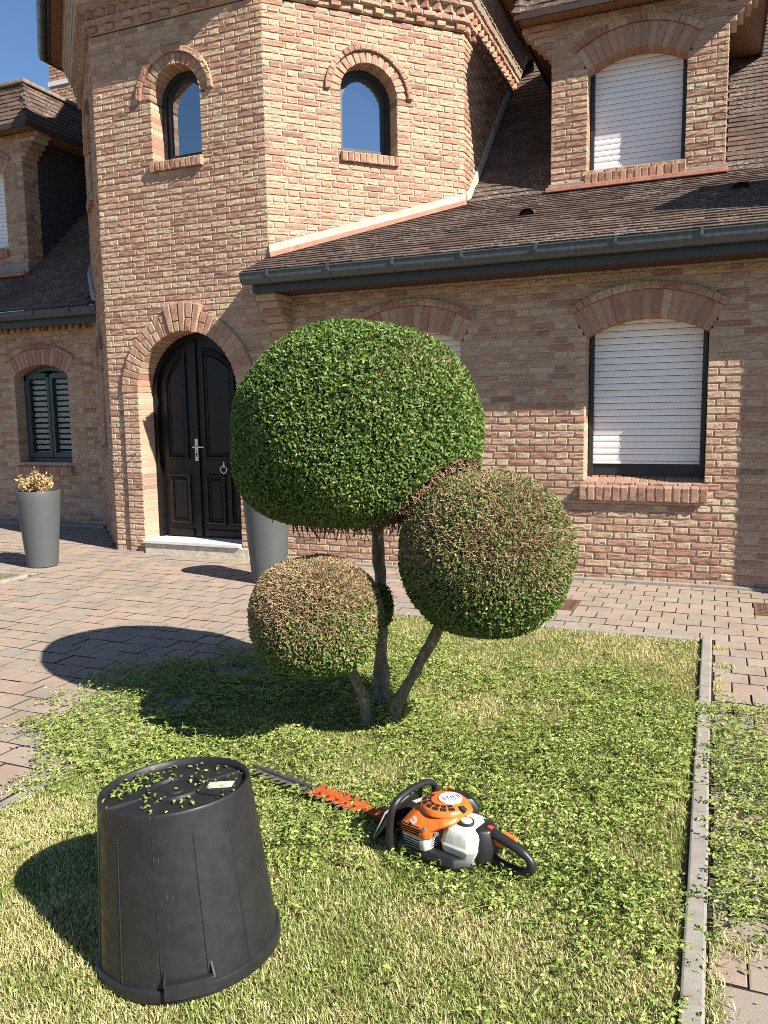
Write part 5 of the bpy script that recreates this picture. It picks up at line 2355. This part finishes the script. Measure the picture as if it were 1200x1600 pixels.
# hand guard plate in front of the handle
m = MB()
m.hexa([(.19, -.12, .02), (.20, -.12, .02), (.225, .12, .012), (.212, .12, .012), (.165, -.10, .15), (.172, -.10, .15), (.175, .085, .128), (.168, .085, .128)])
m.build('hand_guard', BLKP, trim, bevel=.004)
GUARDG = plain('guard_grey', (0.36, 0.34, 0.31), 0.5)
m = MB()
m.hexa([(.205, -.06, .02), (.212, -.06, .02), (.232, .112, .014), (.226, .112, .014), (.178, -.05, .148), (.183, -.05, .148), (.198, .088, .118), (.192, .088, .118)])
m.build('guard_liner', GUARDG, trim, bevel=.003)
# rear loop handle
ctrl = [(-.165, .005, .135), (-.20, .005, .132), (-.24, .006, .122), (-.285, .006, .108), (-.318, .005, .085), (-.326, .004, .056), (-.308, .003, .034), (-.27, .003, .026), (-.22, .003, .030), (-.17, .003, .045)]
sp_ = smooth_path(ctrl)
rs = [.017 if i < 18 else .0145 for i in range(len(sp_))]
m = MB()
m.tube(sp_, rs, 14)
rh = m.build('rear_handle', BLKP, trim, smooth=True)
m = MB()
m.hexa([(-.225, -.006, .095), (-.185, -.006, .10), (-.185, .016, .10), (-.225, .016, .095), (-.245, -.006, .112), (-.185, -.006, .122), (-.185, .016, .122), (-.245, .016, .112)])
m.build('trigger', ORANGE, rh, bevel=.004)
m = MB()
m.hexa([(-.27, -.012, .118), (-.215, -.012, .128), (-.215, .000, .130), (-.27, .000, .12), (-.26, -.022, .134), (-.215, -.022, .142), (-.215, -.008, .147), (-.26, -.008, .137)])
m.build('throttle_lock', ORANGE, rh, bevel=.003)
m = MB()
m.box(-.185, -.168, -.004, .014, .150, .157)
m.build('stop_switch', REDP, rh, bevel=.002)
m = MB()
m.box(-.185, -.165, .018, .034, .035, .06)
m.build('handle_lock', ORANGE, rh, bevel=.003)
# blade: gear tongue, orange guard with teeth, steel bar with teeth
BZ = .040
m = MB()
m.box(.15, .345, -.018, .018, BZ - .006, BZ + .004)
m.box(.27, .31, -.026, .026, BZ + .005, BZ + .011)
m.build('blade_tongue', OREDM, trim, bevel=.003)
m = MB()
m.tube([(.285, .008, BZ + .010), (.285, .008, BZ + .016)], .007, 10)
m.build('bolt', STEEL, trim)


def hook(m, x, s, z, ln=.052, w=.020, t=.003, lean=.014):
    """one curved hedge-trimmer tooth pointing sideways"""
    pr = [(x - w / 2 - .008, s * .014), (x + w / 2 + .008, s * .014), (x + w / 2 + lean * .5, s * (.014 + ln * .55)), (x + lean + .007, s * (.014 + ln)), (x + lean - .004, s * (.014 + ln)), (x - w / 2 + lean * .4, s * (.014 + ln * .5))]
    n = len(pr)
    m.add([(a, b, z - t) for a, b in pr] + [(a, b, z + t) for a, b in pr], [tuple(range(n))[::-1], tuple(range(n, 2 * n))] + [(i, (i + 1) % n, n + (i + 1) % n, n + i) for i in range(n)])


m = MB()
m.box(.35, .60, -.0165, .0165, BZ + .001, BZ + .008)
gd = m.build('blade_guard', OREDM, trim, bevel=.002)
for k in range(6):
    for s in (-1, 1):
        h_ = MB()
        hook(h_, .37 + k * .043, s, BZ + .0045, .034, .011)
        h_.build('guard_tooth', OREDM, gd)
m = MB()
m.box(.34, .955, -.014, .014, BZ - .006, BZ + .0)
bl_ = m.build('blade', GREYS, trim, bevel=.0015)
m = MB()
m.box(.60, .95, -.008, .008, BZ + .0005, BZ + .009)
m.build('blade_spine', GREYS, bl_, bevel=.002)
for k in range(17):
    for s in (-1, 1):
        h_ = MB()
        hook(h_, .375 + k * .035, s, BZ - .003, .036, .010, .0018, .006)
        h_.build('blade_tooth', STEEL if s > 0 else GREYS, bl_)
